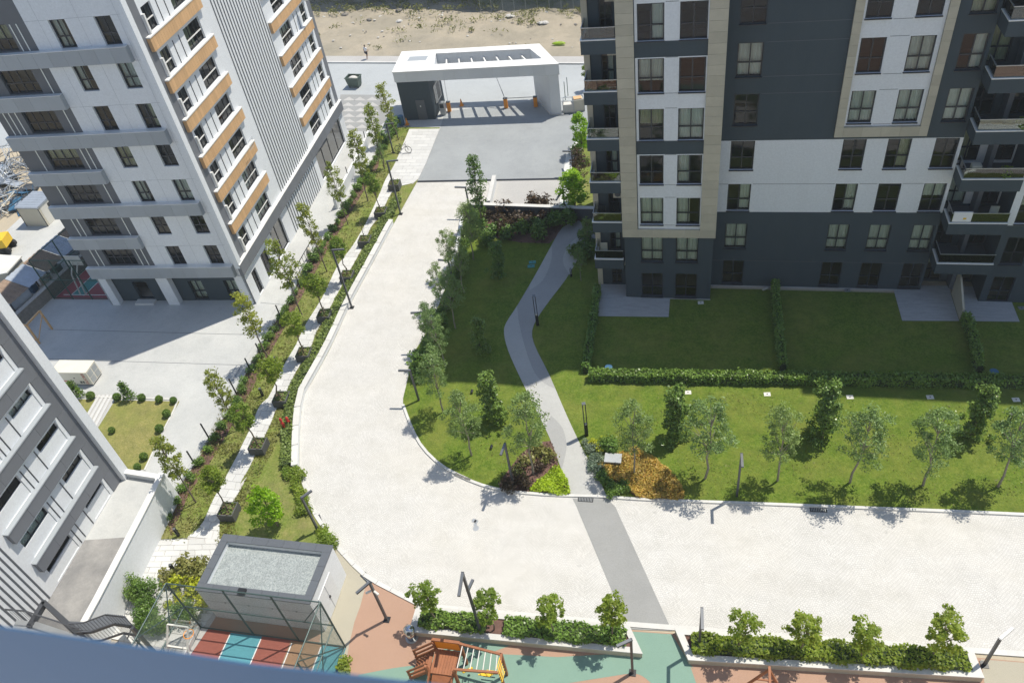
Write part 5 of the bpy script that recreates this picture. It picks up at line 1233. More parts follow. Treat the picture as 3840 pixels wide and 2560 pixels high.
# hydrants
for q, h, l in ((B5(425,535), 1.3, 'tall red fire hydrant pillar in the grass by the hedge'), (B5(468,495), 1.0, 'short red fire hydrant half hidden by the hedge')):
    p = G(q); t = thing('fire_hydrant', l, 'hydrant', (p.x, p.y, .02), 0, 'red hydrants'); t.scale = (.7, .7, 1); m = MB(); m.tube((0,0,0),(0,0,h*.8),.11,.11,10); m.tube((0,0,h*.8),(0,0,h*.88),.14,.14,10); m.dome((0,0,h*.88),.12,.12,h*.12,10,4); m.build('barrel', 'red', t, True); m = MB()
    for s in (-1, 1): m.tube((0,0,h*.6),(s*.19,0,h*.6),.055,.055,8)
    m.build('outlets', 'red', t)
# drain grates, manholes, lawn boxes
def grate(q, l, rz=0):
    p = G(q); t = thing('drain_grate', 'black slotted drain grate '+l, 'drain', (p.x, p.y, .0), rz, 'drain grates along the road'); m = MB(); m.ring([(-.42,-.17),(.42,-.17),(.42,.17),(-.42,.17)], [(-.38,-.13),(.38,-.13),(.38,.13),(-.38,.13)], -.003, .012); m.build('frame', 'black', t, fix=True)
    m = MB(); m.box(-.38,.38,-.13,.13,-.004,.002); m.build('sump', 'frame', t)
    for i in range(9): piece('bar', t, -.36+i*.086, -.33+i*.086, -.13, .13, .002, .010, 'galv')
grate(B8(938,1000), 'beside the first raised bed', .04); grate(C2(1417,958), 'beside the second raised bed', .05); grate(B7(1122,1292), 'where path and crossing meet', .03); grate(C1(760,1256), 'at the lawn kerb among tree shadows', .05); grate(B6(1168,605), 'between beige and terracotta paving', -.6); grate(B6(725,78), 'at the kerb below the lime maple', -.9)
for i, (q, r) in enumerate([((2168,1420),.17), ((2162,1385),.10), ((2150,1350),.14), ((2170,1358),.12)]):
    p = G(B5(*q)); t = thing('manhole_cover', 'small round iron cover set in the cobbles, %s of a row of four' % ORD[i], 'manhole', (p.x, p.y, 0)); m = MB(); m.tube((0,0,-.003),(0,0,.006),r,r,14); m.build('cover', 'galv', t)
for i, (f, q, l) in enumerate([(C1,(365,368),'first box past the garden path'), (C1,(1005,390),'second box past the garden path'), (C1,(1625,390),'third box past the garden path'), (C1,(2290,410),'fourth box past the garden path'), (B7,(1990,388),'beside the magnolia behind the ochre bed'), (A6,(728,1100),'at the foot of the tower recess'), (A6,(2330,1262),'at the foot of the corner windows'), (A5,(1293,1213),'at the foot of the stone framed bay')]):
    p = G(f(*q), .04); t = thing('valve_box', 'white square valve box lid in the grass, '+l, 'box', (p.x, p.y, .03), .1, 'valve boxes in the lawn'); m = MB(); m.box(-.19,.19,-.15,.15,0,.035); m.build('lid', 'galv' if 'tower' in l or 'corner' in l else 'hut', t); m = MB(); m.tube((0,0,.05),(0,0,.056),.04,.04,8); m.build('cap', 'frame', t)
for q, l in ((W(1223,603),'beside the shaded garden path, nearer the tower'), (W(1220,612),'beside the shaded garden path, nearer the bollard')):
    p = G(q, .04); t = thing('valve_box', 'teal valve box lid '+l, 'box', (p.x, p.y, .035), .2, 'teal valve boxes'); m = MB(); m.box(-.26,.26,-.16,.16,0,.06); m.build('lid', 'teal', t); m = MB(); m.box(-.04,.04,-.03,.03,.06,.075); m.build('handle', 'frame', t)
p = G(B7(1355,950), .3); t = thing('utility_cabinet', 'white low utility cabinet in the ochre bed', 'box', (p.x, p.y, .04)); m = MB(); m.box(-.45,.45,-.3,.3,0,.34); m.build('casing', 'galv', t); m = MB(); m.box(-.48,.48,-.33,.33,.34,.37); m.build('lid', 'galv', t)
p = G(A5(1885,1090), .04); t = thing('white_board', 'short white board lying on the grass by the tower', 'board', (p.x, p.y, .045), .6); m = MB(); m.box(-.22,.22,-.06,.06,0,.08); m.build('board', 'hut', t)
for f, q, l in ((B7,(1320,225),'blue water tub behind the long clipped hedge'), (C1,(2100,243),'blue tub at the far end of the long hedge')):
    p = G(f(*q), .04); t = thing('plastic_tub', l, 'tub', (p.x, p.y, .04)); m = MB(); m.tube((0,0,0),(0,0,.55),.18,.22,12); m.build('tub', 'blue', t); m = MB(); m.tube((0,0,.55),(0,0,.58),.24,.24,12); m.build('rim', 'blue', t)
p = G(A2(748,860)); t = thing('plastic_barrel', 'blue barrel beside the guard booth', 'barrel', (p.x, p.y, 0)); m = MB(); m.tube((0,0,0),(0,0,.9),.3,.3,12); m.build('drum', 'blue', t); m = MB(); m.tube((0,0,.9),(0,0,.95),.27,.27,12); m.build('lid', 'blue', t)
p = G(B6(1580,1150)); t = thing('litter_bin', 'polished steel dome topped litter bin beside the raised bed', 'bin', (p.x, p.y, 0)); m = MB(); m.tube((0,0,0),(0,0,.75),.22,.25,16); m.build('bucket', 'chrome', t, True); m = MB(); m.dome((0,0,.76),.29,.29,.22,16,6); o = m.build('dome', 'chrome', t, True); m = MB(); m.tube((.08,-.2,.86),(.1,-.27,.89),.09,.09,10); m.build('opening', 'frame', o)
m = MB(); m.tube((0,0,-.006),(0,0,.02),.32,.32,16); m.build('base', 'galv', t)

# ================================================================ street objects
p = G(A2(420,608)); t = thing('dumpster', 'worn green metal dumpster standing on the street', 'dumpster', (p.x, p.y+.4, 0), -.1)
m = MB(); m.add([(-.62,-.4,.15),(.62,-.4,.15),(.62,.4,.15),(-.62,.4,.15),(-.75,-.52,1.1),(.75,-.52,1.1),(.75,.52,1.1),(-.75,.52,1.1)], [(3,2,1,0),(0,1,5,4),(1,2,6,5),(2,3,7,6),(3,0,4,7)]); m.build('tub', 'dumpster', t)
m = MB(); m.ring([(-.8,-.57),(.8,-.57),(.8,.57),(-.8,.57)], [(-.7,-.47),(.7,-.47),(.7,.47),(-.7,.47)], 1.1, 1.17); m.build('rim', 'dumpster', t, fix=True); m = MB(); m.dome((0,0,.85),.6,.4,.35,10,4); m.build('rubbish', 'rubbish', t, True)
for x in (-.5,.5):
    for y in (-.35,.35): m = MB(); m.tube((x-.03,y,.075),(x+.03,y,.075),.075,.075,10); m.build('wheel', 'rubber', t)
# person walking on the far pavement
p = G(A2(513,414)); PZ = .12
t = thing('person', 'person in white shirt and dark shorts walking on the far pavement', 'person', (p.x, p.y, PZ), -.4)
def skin(name, V, E, R, mat, parent, root=0):
    me = bpy.data.meshes.new(name); me.from_pydata(V, E, []); o = link(name, me, parent); me.materials.append(MT[mat])
    md = o.modifiers.new('skin', 'SKIN'); md.use_smooth_shade = True
    for i, r in enumerate(R): me.skin_vertices[0].data[i].radius = (r, r*.85)
    me.skin_vertices[0].data[root].use_root = True
    s = o.modifiers.new('sub', 'SUBSURF'); s.levels = 1; s.render_levels = 1; return o
V = [(0,0,.82),(0,.01,1.0),(0,.01,1.22),(0,.02,1.36),(0,.03,1.42),(0,.04,1.52),(-.09,0,.80),(-.1,.12,.45),(-.1,.02,.07),(-.1,.14,.03),(.09,0,.80),(.1,.02,.45),(.1,-.18,.08),(.1,-.07,.03),(-.19,.01,1.3),(-.23,-.06,1.05),(-.22,.04,.83),(-.22,.08,.76),(.19,.01,1.3),(.23,.08,1.06),(.22,.2,.88),(.22,.24,.82)]
E_ = [(0,1),(1,2),(2,3),(3,4),(4,5),(0,6),(6,7),(7,8),(8,9),(0,10),(10,11),(11,12),(12,13),(3,14),(14,15),(15,16),(16,17),(3,18),(18,19),(19,20),(20,21)]
Rr = [.13,.125,.15,.08,.05,.095,.085,.055,.038,.035,.085,.055,.038,.035,.055,.042,.03,.03,.055,.042,.03,.03]
skin('body', V, E_, Rr, 'skin', t)
skin('shirt', [(0,0,.86),(0,.01,1.0),(0,.01,1.22),(0,.02,1.33),(-.19,.01,1.3),(-.22,-.04,1.12),(.19,.01,1.3),(.22,.06,1.12)], [(0,1),(1,2),(2,3),(3,4),(4,5),(3,6),(6,7)], [.155,.15,.172,.10,.075,.06,.075,.06], 'cloth', t)
skin('shorts', [(0,0,.84),(-.09,.0,.78),(-.1,.1,.5),(.09,0,.78),(.1,.01,.5)], [(0,1),(1,2),(0,3),(3,4)], [.15,.11,.08,.11,.08], 'trousers', t)
m = MB(); m.dome((0,.03,1.55),.1,.11,.1,10,4); m.build('hair', 'hair', t, True)
# bicycle
a, c = G(A2(728,1052)), G(A2(793,1056)); v = (c-a); L = 1.06
t = thing('bicycle', 'dark bicycle standing on the white slab path', 'bicycle', (a.x, a.y, .055), math.atan2(v.y, v.x))
def wheel(x):
    m = MB(); n = 22; r = .33
    for i in range(n):
        p0 = Vector((x+r*math.cos(2*math.pi*i/n), 0, .34+r*math.sin(2*math.pi*i/n))); p1 = Vector((x+r*math.cos(2*math.pi*(i+1)/n), 0, .34+r*math.sin(2*math.pi*(i+1)/n))); m.tube(p0, p1, .026, .026, 5, False)
    o = m.build('wheel', 'rubber', t); m = MB()
    for i in range(8): m.tube((x,0,.34),(x+.32*math.cos(i*.785),0,.34+.32*math.sin(i*.785)),.006,.006,4,False)
    m.build('spokes', 'galv', o)
wheel(0); wheel(L); m = MB()
for p0, p1 in (((0,0,.34),(.42,0,.3)), ((.42,0,.3),(.3,0,.82)), ((0,0,.34),(.32,0,.75)), ((.33,0,.72),(.85,0,.78)), ((.42,0,.3),(.86,0,.68)), ((.85,0,.85),(L,0,.34))): m.tube(p0, p1, .022, .022, 6)
m.build('frame', 'black', t); m = MB(); m.tube((.85,-.27,.98),(.85,.27,.98),.015,.015,6); m.tube((.85,0,.84),(.85,0,.98),.018,.018,6); m.build('handlebar', 'black', t); m = MB(); m.dome((.28,0,.84),.13,.07,.05,8,3); m.build('saddle', 'black', t, True)
# cage crates beyond the gate
for i, (q, l) in enumerate([((1900,770),'wire cage crate beside the gate leg, plain'), ((1968,760),'wire cage crate filled with cardboard beside the gate')]):
    p = G(A2(*q)); t = thing('cage_crate', l, 'crate', (p.x, p.y, 0), .1+.2*i); m = MB()
    for x in (-.5,.5):
        for y in (-.4,.4): m.box(x-.03,x+.03,y-.03,y+.03,0,1.3)
    for z in (.1,1.27):
        for y in (-.4,.4): m.box(-.5,.5,y-.025,y+.025,z-.025,z+.025)
        for x in (-.5,.5): m.box(x-.025,x+.025,-.4,.4,z-.025,z+.025)
    m.build('frame', 'galv', t); m = MB(); m.box(-.47,.47,-.37,.37,.08,.9 if i == 0 else 1.2); m.build('load', 'rubbish' if i == 0 else 'hutcream', t)
    if i: m = MB(); m.box(-.45,.3,-.3,.3,1.2,1.34); m.build('cardboard', 'wood', t)
p = G(A2(1835,720)); t = thing('wire_fence', 'green posts of a light fence beside the gate leg', 'fence', (p.x, p.y, 0))
for i, q in enumerate([(1838,735),(1875,690),(1893,660)]): 
    g = G(A2(*q)); m = MB(); m.tube((0,0,0),(0,0,1.9),.035,.035,6); m.build('post', 'fgreen', t, loc=g-p)
# rubble and bags on the dirt lot
rr = random.Random(4)
for i in range(120):
    x = rr.uniform(-50, -8); y = rr.uniform(far_y(x)+2.5, back_y(x)+1) if i > 50 else back_y(x)-1.5+rr.gauss(0, 1.3); r = rr.uniform(.05,.16) if i > 14 else rr.uniform(.2,.45)
    z0 = .2+max(0, (y-far_y(x)-9))*.055
    m = MB(); m.dome((0,0,0), r*rr.uniform(.8,1.6), r, r*.55, 7, 3); m.v = [(a+rr.gauss(0,.1*r), b_+rr.gauss(0,.1*r), c) for a, b_, c in m.v]
    tag(m.build('rubble_chunk', 'rubbish' if i % 3 else 'brickwall', None, loc=(x, y, z0)), 'pale rubble chunk lying on the dirt lot', 'rubble', 'rubble on the dirt lot')
p = G(A2(1830,320)); t = tag(MB().dome((0,0,0),.8,.3,.22,9,3).build('plastic_sheet', 'L_chart', None, loc=(p.x, p.y, .3)), 'bright green plastic sheet lying on the dirt lot', 'sheet')
wf = [Vector((x, back_y(x)+.4)) for x in (-27,-8)]; t = thing('wire_fence', 'low galvanised wire fence in front of the stained concrete wall', 'fence', (wf[0].x, wf[0].y, 0))
for p in resample(wf, 1.5): m = MB(); m.tube((0,0,.2),(0,0,1.75),.03,.03,5); m.build('post', 'galv', t, loc=(p.x-wf[0].x, p.y-wf[0].y, 0))
d = wf[1]-wf[0]; m = MB(); m.quad((0,0,.4),(d.x,d.y,.4),(d.x,d.y,1.7),(0,0,1.7)); m.build('wire_mesh', 'chain', t)
m = MB(); m.beam((0,0,1.72),(d.x,d.y,1.72),.05,.05); m.build('rail', 'galv', t)
# balcony clutter on the wide corner balconies
def on_balc(name, label, cat, x, y, z, parts, group=None):
    t = thing(name, label, cat, (x, y, z), 0, group)
    for n_, mat, fn in parts: m = MB(); fn(m); m.build(n_, mat, t)
    return t
def chair_parts(mat): return [('seat', mat, lambda m: m.box(-.24,.24,-.22,.22,.42,.47)), ('backrest', mat, lambda m: m.box(-.24,.24,.18,.23,.47,1.0))] + [('leg', mat, lambda m, x=x, y=y: m.box(x-.02,x+.02,y-.02,y+.02,0,.42)) for x in (-.21,.21) for y in (-.19,.19)]
on_balc('chair', 'pale padded chair on the first floor end balcony', 'chair', -6.2, 43.55, 3.0, chair_parts('hutcream')); on_balc('chair', 'black chair on the second floor end balcony', 'chair', -6.2, 43.55, 6.0, chair_parts('black'))
on_balc('chair', 'grey folding chair on the second floor corner balcony', 'chair', 17.0, 43.6, 6.0, chair_parts('galv'))
t = on_balc('blanket', 'white and yellow patterned blanket hung over the second floor corner balcony rail', 'blanket', 15.1, 42.93, 6.44, [('cloth', 'cloth', lambda m: m.box(-.5,.5,-.03,.06,.05,.72)), ('stripe', 'yellow', lambda m: m.box(.05,.22,-.036,-.03,.22,.34))])
for k, z in enumerate((9, 12)):
    P = ball(np.random.default_rng(k+3), 260, .38)+np.array([0, 0, .7]); t = thing('potted_plant', 'leafy potted plant on the %s floor corner balcony' % FW[z//3], 'plant', (16.7, 43.15, z)); link('foliage', leaf_mesh('foliage', P, .14, 'L_round', np.random.default_rng(k)), t); m = MB(); m.tube((0,0,0),(0,0,.4),.13,.18,10); m.build('pot', 'timber', t)
t = on_balc('air_conditioner_crate', 'white boxes stacked on the third floor corner balcony', 'box', 15.2, 43.5, 9.0, [('box', 'hut', lambda m: m.box(-.3,.3,-.25,.25,0,.6)), ('box', 'hutcream', lambda m: m.box(-.25,.25,-.2,.2,.6,1.0))])

# ================================================================ ball court cage
sheet('ball_court', [(-24.1,15.72),(-16.05,15.75),(-16.0,5),(-24.0,5)], .002, 'cred')
def courtrect(x0, x1, mat, z): sheet('court_zone', [(x0,15.70),(x1,15.72),(x1,5),(x0,5)], z, mat)
xb = [G(q).x for q in (B3(2100,1150), B6(183,1185), B6(470,1215), B6(742,1240))]
courtrect(xb[0], xb[1], 'cblue', .006); courtrect(xb[2]-.1, xb[3], 'cbrown', .006); courtrect(xb[3], -16.05, 'cblue', .006)
for x in xb: sheet('court_line', [(x-.03,15.6),(x+.03,15.6),(x+.03,5),(x-.03,5)], .010, 'line')
CG = thing('court_cage', 'tall wire mesh cage of green grey posts around the ball court', 'fence', (-20.1, 15.75, 0)); hc = 4.38
xs = [-24.1, -21.1, -18.6, -16.1]
for x in xs: m = MB(); m.tube((x+20.1,0,-.01),(x+20.1,0,hc),.045,.045,8); m.build('post', 'fgrey', CG)
for y in (-2.8, -5.6): 
    for x in (-24.1, -16.1): m = MB(); m.tube((x+20.1,y,-.01),(x+20.1,y,hc),.045,.045,8); m.build('post', 'fgrey', CG)
for z in (.06, hc*.5, hc): 
    m = MB(); m.tube((-4,0,z),(4,0,z),.035,.035,8); m.build('rail', 'fgrey', CG)
    for x in (-4, 4): m = MB(); m.tube((x,0,z),(x,-9,z),.035,.035,8); m.build('rail', 'fgrey', CG)
for a, b_ in (((-4,0,hc*.5),(-4,-2.8,hc)), ((4,0,.1),(4,-2.8,hc)), ((4,0,hc),(4,-2.8,.1)), ((4,0,hc-.02),(2.5,0,hc*.5)), ((-4,-.0,hc),(-4,-1.4,hc*.5))): m = MB(); m.tube(a, b_, .03, .03, 6); m.build('brace', 'fgrey', CG)
m = MB(); m.quad((-4,0,.05),(4,0,.05),(4,0,hc),(-4,0,hc)); m.build('wire_mesh', 'chain', CG)
for x in (-4, 4): m = MB(); m.quad((x,0,.05),(x,-9,.05),(x,-9,hc),(x,0,hc)); m.build('wire_mesh', 'chain', CG)
m = strip_wall([Vector((-24.2,15.9)), Vector((-24.0,9))], .2, -.01, .35); tag(m.build('kerb_wall', 'kerb', None, fix=True), 'low pale kerb wall along the cage beside the junipers', 'wall')
# goal with hoop
p = Vector((-23.2,13.2,0)); t = thing('goal_hoop', 'white steel goal with basketball board and orange hoop inside the cage', 'goal', p); m = MB()
for x in (-1.1, 0): m.beam((x,0,0),(x+.25,.6,2.0),.07,.07); m.beam((x+.25,.6,2.0),(x+.4,1.2,3.0),.07,.07)
m.beam((-.85,.6,2.0),(.25,.6,2.0),.07,.07); m.beam((-.7,1.2,3.0),(.4,1.2,3.0),.07,.07); m.beam((-1.3,-.1,.05),(.3,-.1,.05),.12,.1); m.build('frame', 'hut', t)
m = MB(); m.quad((-.3,1.25,2.7),(1.0,1.25,2.7),(1.0,1.25,3.6),(-.3,1.25,3.6)); m.build('backboard', 'bglass', t); m = MB()
for i in range(16): m.tube((.5+.24*math.cos(i*.3927),.95+.24*math.sin(i*.3927),2.85),(.5+.24*math.cos((i+1)*.3927),.95+.24*math.sin((i+1)*.3927),2.85),.02,.02,5,False)
m.build('hoop', 'orange', t)
# ================================================================ climbing frame
q0 = G(B6(1890,1370), 1.3); CFm = thing('climbing_frame', 'brown timber climbing frame with steps and monkey bars on green rubber', 'playground', (q0.x, q0.y, 0)); o3 = Vector((q0.x, q0.y, 0))
m = MB(); m.box(-.62,.62,-.6,.55,1.2,1.26)
for i in range(9): piece('plank', CFm, -.62+i*.138, -.62+i*.138+.128, -.6, .55, 1.262, 1.3, 'timber')
m.build('platform', 'timber', CFm)
for x in (-.66,.66):
    for y in (-.64,.6): piece('post', CFm, x-.06, x+.06, y-.06, y+.06, 0, 2.05, 'timber')
piece('panel', CFm, -.58, .58, .58, .63, 1.32, 2.0, 'orange'); piece('rail', CFm, -.66, .66, .54, .67, 2.05, 2.13, 'timber')
for i in range(6): piece('step', CFm, -.9-.17*i, -.72-.17*i, -.45, .45, 1.05-.19*i, 1.09-.19*i, 'timber')
for y in (-.5,.5):
    m = MB(); m.beam((-.62,y,1.3),(-1.85,y,.1),.06,.16); m.build('stringer', 'timber', CFm)
    for dz in (.35,.7): m = MB(); m.beam((-.62,y,1.3+dz),(-1.85,y,.1+dz),.05,.11); m.build('handrail', 'timber', CFm)
    m = MB(); m.beam((-1.8,y,0),(-1.8,y,.85),.09,.09); m.build('post', 'timber', CFm)
E1 = G(B8(405,1245), 2.1)-o3; E2 = G(B8(395,1400), 2.1)-o3
for y, e in ((.58, E1), (-.62, E2)): m = MB(); m.beam((.66,y,2.05),(e.x,e.y,2.05),.1,.1); m.build('beam', 'timber', CFm)
for e in (E1, E2): m = MB(); m.beam((e.x,e.y,0),(e.x,e.y,2.1),.11,.11); m.build('post', 'timber', CFm)
m = MB(); m.beam((E1.x,E1.y,2.08),(E2.x,E2.y,2.08),.1,.1); m.build('beam', 'timber', CFm)
for i in range(7):
    a = Vector((.66,.58,2.02)).lerp(Vector((E1.x,E1.y,2.02)), (i+.5)/7.2); b_ = Vector((.66,-.62,2.02)).lerp(Vector((E2.x,E2.y,2.02)), (i+.5)/7.2); m = MB(); m.tube(a, b_, .025, .025, 6); m.build('rung', 'hut', CFm)
for i in range(8): m = MB(); a = Vector((1.7,.35-.12*i,.15+.2*i)); m.beam(a, a+Vector((.55,0,0)), .05, .05); m.build('ladder_rung', 'yellow', CFm)
for i in range(5): m = MB(); m.dome((1.05,.2-.18*i,.5+.3*i),.07,.07,.07,8,4,True); m.build('climbing_knob', 'yellow', CFm, True)
for i in range(6): m = MB(); a = E2+Vector((.25,-.0-.02*i,.2+.3*i)); m.beam(a, a+Vector((-.03,-.5,0)), .03, .03); m.build('ladder_rung', 'yellow', CFm)
q2 = G(B6(1850,1530), 1.0)-o3
m = MB(); m.beam((0,-.6,1.2),(q2.x,q2.y-1.2,.2),1.0,.06); m.build('slide_ramp', 'timber', CFm)
for x in (-.55,.55): m = MB(); m.beam((x,-.6,1.6),(q2.x+x,q2.y-1.2,.7),.06,.12); m.build('handrail', 'timber', CFm)
m = MB()
for i in range(9): m.tube((.9+.3*i,-1.0,.3),(1.0+.3*i,-1.6,1.7),.02,.02,5); 
for i in range(5): m.tube((.8,-1.0-.14*i,.3+.33*i),(3.6,-1.0-.14*i,.3+.33*i),.02,.02,5)
m.build('climbing_net', 'black', CFm); m = MB(); m.beam((.7,-1.7,1.8),(3.7,-1.7,1.8),.08,.08); m.build('beam', 'timber', CFm)
for x in (.7,3.7): m = MB(); m.beam((x,-1.7,0),(x,-1.7,1.85),.09,.09); m.build('post', 'timber', CFm)
p = G(C2(380,1180), 1.8); t = thing('swing_frame', 'brown timber swing frame end on the terracotta floor', 'playground', (p.x, p.y, 0)); m = MB()
m.beam((0,.3,2.0),(0,-2.5,2.0),.1,.1); m.build('beam', 'timber', t); m = MB(); m.beam((0,.2,1.95),(-.9,.2,0),.09,.09); m.build('leg', 'timber', t); m = MB(); m.beam((0,.2,1.95),(.7,.2,0),.09,.09); m.build('leg', 'timber', t); m = MB(); m.beam((-.45,.2,.9),(.38,.2,.9),.07,.07); m.build('cross_bar', 'timber', t)

# ================================================================ steel stair by the lower tower
q0 = G(B3(900,1020), 2.6); S = thing('steel_stair', 'dark steel stair with mesh rails beside the lower tower ramp', 'stair', (q0.x, q0.y, 0)); o3 = Vector((q0.x, q0.y, 0))
def sp(x, y, z): return G(B3(x, y), z)-o3
m = MB()
for a, b_ in ((sp(410,830,3.4),sp(720,1110,3.4)), (sp(410,830,3.4),sp(270,1060,3.4))): m.beam(a, b_, .22, .3)
m.build('girder', 'steel', S)
for q in ((410,840),(720,1100),(1215,1060)): a = sp(*q, 3.3); m = MB(); m.beam(a, Vector((a.x, a.y, 0)), .14, .14); m.build('column', 'steel', S)
pl_ = [sp(760,1015,2.7), sp(965,940,2.7), sp(1045,1020,2.7), sp(840,1090,2.7)]; m = MB(); m.prism([(p.x, p.y) for p in pl_], 2.62, 2.7); m.build('landing', 'darkp', S, fix=True)
a, b_ = sp(980,950,2.7), sp(1150,970,2.7)
for i in range(9):
    c = pl_[2].lerp(sp(1215,1060,1.3), (i+.5)/9); d = pl_[1].lerp(sp(1140,960,1.3), (i+.5)/9); z = 2.6-.15*i; m = MB(); m.beam(Vector((c.x,c.y,z)), Vector((d.x,d.y,z)), .2, .04); m.build('tread', 'darkp', S)
for i in range(12):
    c = pl_[3].lerp(sp(700,1110,3.3), (i+.5)/12); d = pl_[0].lerp(sp(630,1020,3.3), (i+.5)/12); z = 2.7+.06*i; m = MB(); m.beam(Vector((c.x,c.y,z)), Vector((d.x,d.y,z)), .2, .04); m.build('tread', 'darkp', S)
m = MB()
for l in ([sp(630,1020,4.0), sp(760,1015,3.7), sp(965,940,3.7), sp(1140,960,2.9), sp(1240,1060,2.3)], [sp(700,1100,4.0), sp(840,1090,3.7), sp(1045,1020,3.7), sp(1215,1050,2.3), sp(1170,1160,2.3)]):
    for p0, p1 in zip(l, l[1:]):
        m.beam(p0, p1, .05, .05); n = max(2, int((p1-p0).length/.14))
        for i in range(n): c = p0.lerp(p1, i/n); m.beam(c, c-Vector((0,0,.95)), .015, .015)
        m.beam(p0-Vector((0,0,.95)), p1-Vector((0,0,.95)), .05, .12)
m.build('railing', 'steel', S)
l = [sp(150,985,3.4), sp(330,1000,3.4), sp(820,1160,3.4)]; m = MB()
for p0, p1 in zip(l, l[1:]):
    m.beam(p0+Vector((0,0,1)), p1+Vector((0,0,1)), .06, .06); n = max(2, int((p1-p0).length/.14))
    for i in range(n): c = p0.lerp(p1, i/n); m.beam(c, c+Vector((0,0,1)), .015, .015)
m.build('railing', 'steel', S); m = MB(); m.prism([(p.x, p.y) for p in (l[0], l[1], l[2], sp(820,1230,3.4), sp(100,1080,3.4))], 3.3, 3.38); m.build('landing', 'galv', S, fix=True)

# ================================================================ yard behind the courtyard (far left)
p = G(B1(700,1440)); gp_ = GP(B1, [(550,1440),(870,1442),(925,1370)]); w = (gp_[1]-gp_[0]).length
t = thing('generator', 'cream generator enclosure with vent louvres standing in the courtyard', 'generator', ((gp_[0].x+gp_[1].x)/2, gp_[0].y+.6, 0), TH)
m = MB(); m.box(-w/2, w/2, -.6, .6, .12, 1.25); m.build('enclosure', 'gen', t); m = MB(); m.box(-w/2-.02, w/2+.02, -.62, .62, 1.25, 1.3); m.build('roof', 'gen', t); m = MB(); m.box(-w/2+.1, w/2-.1, -.5, .5, 0, .12); m.build('skid', 'frame', t)
for y in (-.52,.04):
    for z in (.2,.72): piece('louvre', t, w/2+.001, w/2+.02, y, y+.46, z, z+.45, 'galv')
for x, z, a, b_ in ((-1.1,.95,.22,.12),(.2,.75,.1,.1),(.55,.35,.16,.2),(.75,.35,.14,.2)): piece('panel', t, x-a/2, x+a/2, -.606, -.6, z-b_/2, z+b_/2, 'frame')
tf = bpy.data.curves.new('letters', 'FONT'); tf.body = 'GUCBIR'; tf.size = .3; tf.align_x = 'CENTER'; tf.extrude = .003
to = bpy.data.objects.new('letters', tf); COL.objects.link(to); dg = bpy.context.evaluated_depsgraph_get(); me = bpy.data.meshes.new_from_object(to.evaluated_get(dg)); me.materials.clear(); me.materials.append(MT['red']); bpy.data.objects.remove(to)
o = link('lettering', me, t, (1.12, -.607, .68)); o.rotation_euler = (rad(90), rad(-90), 0)
me2 = MB().box(-.3,.3,-.004,0,-.04,.04).box(-.3,-.24,-.004,0,.04,.14).box(.24,.3,-.004,0,-.14,-.04).mesh('emblem', 'red'); link('emblem', me2, t, (-.75,-.604,.45))
# boundary wall with shed roofs
cw = GP(R7, [(250,1567),(720,1330)]); 
wb = [G(B1(170,870)), G(B1(495,640)), G(B1(690,395))]
bw = thing('boundary_wall', 'stone clad boundary wall behind the maroon ball court', 'wall', (wb[1].x, wb[1].y, 0)); o2 = Vector((wb[1].x, wb[1].y))
d_ = (Vector(wb[2][:2])-Vector(wb[0][:2])).normalized(); wl = [Vector(wb[1][:2])-d_*14, Vector(wb[1][:2])+d_*24]
strip_wall([p-o2 for p in wl], .3, -.02, 1.0, .2).build('wall_body', 'brickwall', bw, fix=True); strip_wall([p-o2 for p in wl], .4, 1.002, 1.06, .2).build('coping', 'ramp', bw, fix=True)
nrm = Vector((-d_.y, d_.x))
sh = thing('shed', 'long open shed with patchy corrugated roof behind the stone clad wall', 'shed', (o2.x+nrm.x*1.6, o2.y+nrm.y*1.6, 0)); base = Vector((o2.x+nrm.x*1.6, o2.y+nrm.y*1.6))
for i in range(14):
    a = Vector(wb[1][:2])-d_*11+d_*(i*2.0)-base; b_ = a+d_*1.96; m = MB(); e0, e1 = nrm*.45, nrm*2.6
    n = 8
    for j in range(n):
        p0 = a.lerp(b_, j/n); p1 = a.lerp(b_, (j+1)/n); zo = .04*(j % 2); z1_ = .04*((j+1) % 2)
        m.quad((p0.x+e0.x,p0.y+e0.y,1.75+zo),(p1.x+e0.x,p1.y+e0.y,1.75+z1_),(p1.x+e1.x,p1.y+e1.y,2.35+z1_),(p0.x+e1.x,p0.y+e1.y,2.35+zo))
    m.build('roof_sheet', 'corr' if i % 2 else 'rust', sh)
    if i % 2 == 0: m = MB(); c = a+nrm*.55; m.box(c.x-.05,c.x+.05,c.y-.05,c.y+.05,0,1.76); c = a+nrm*2.5; m.box(c.x-.05,c.x+.05,c.y-.05,c.y+.05,0,2.3); m.build('post', 'steel', sh)
    if i in (4, 7, 9): m = MB(); p0 = a+nrm*.6; p1 = b_+nrm*.6; m.quad((p0.x,p0.y,.3),(p1.x,p1.y,.3),(p1.x,p1.y,1.7),(p0.x,p0.y,1.7)); m.build('wall_sheet', 'corr', sh)
rr = random.Random(8)
for i in range(9):
    c = Vector(wb[1][:2])-d_*9+d_*(i*1.5+rr.random())+nrm*(1.9+rr.random()*.8); tag(MB().box(-.4,.4,-.3,.3,0,.4+.5*rr.random()).box(-.2,.3,-.2,.1,.4,.9).build('stored_goods', ('steel','hut','blue','rubbish')[i % 4], None, loc=(c.x, c.y, -.02)), 'stack of stored goods under the long open shed', 'clutter', 'goods under the shed')
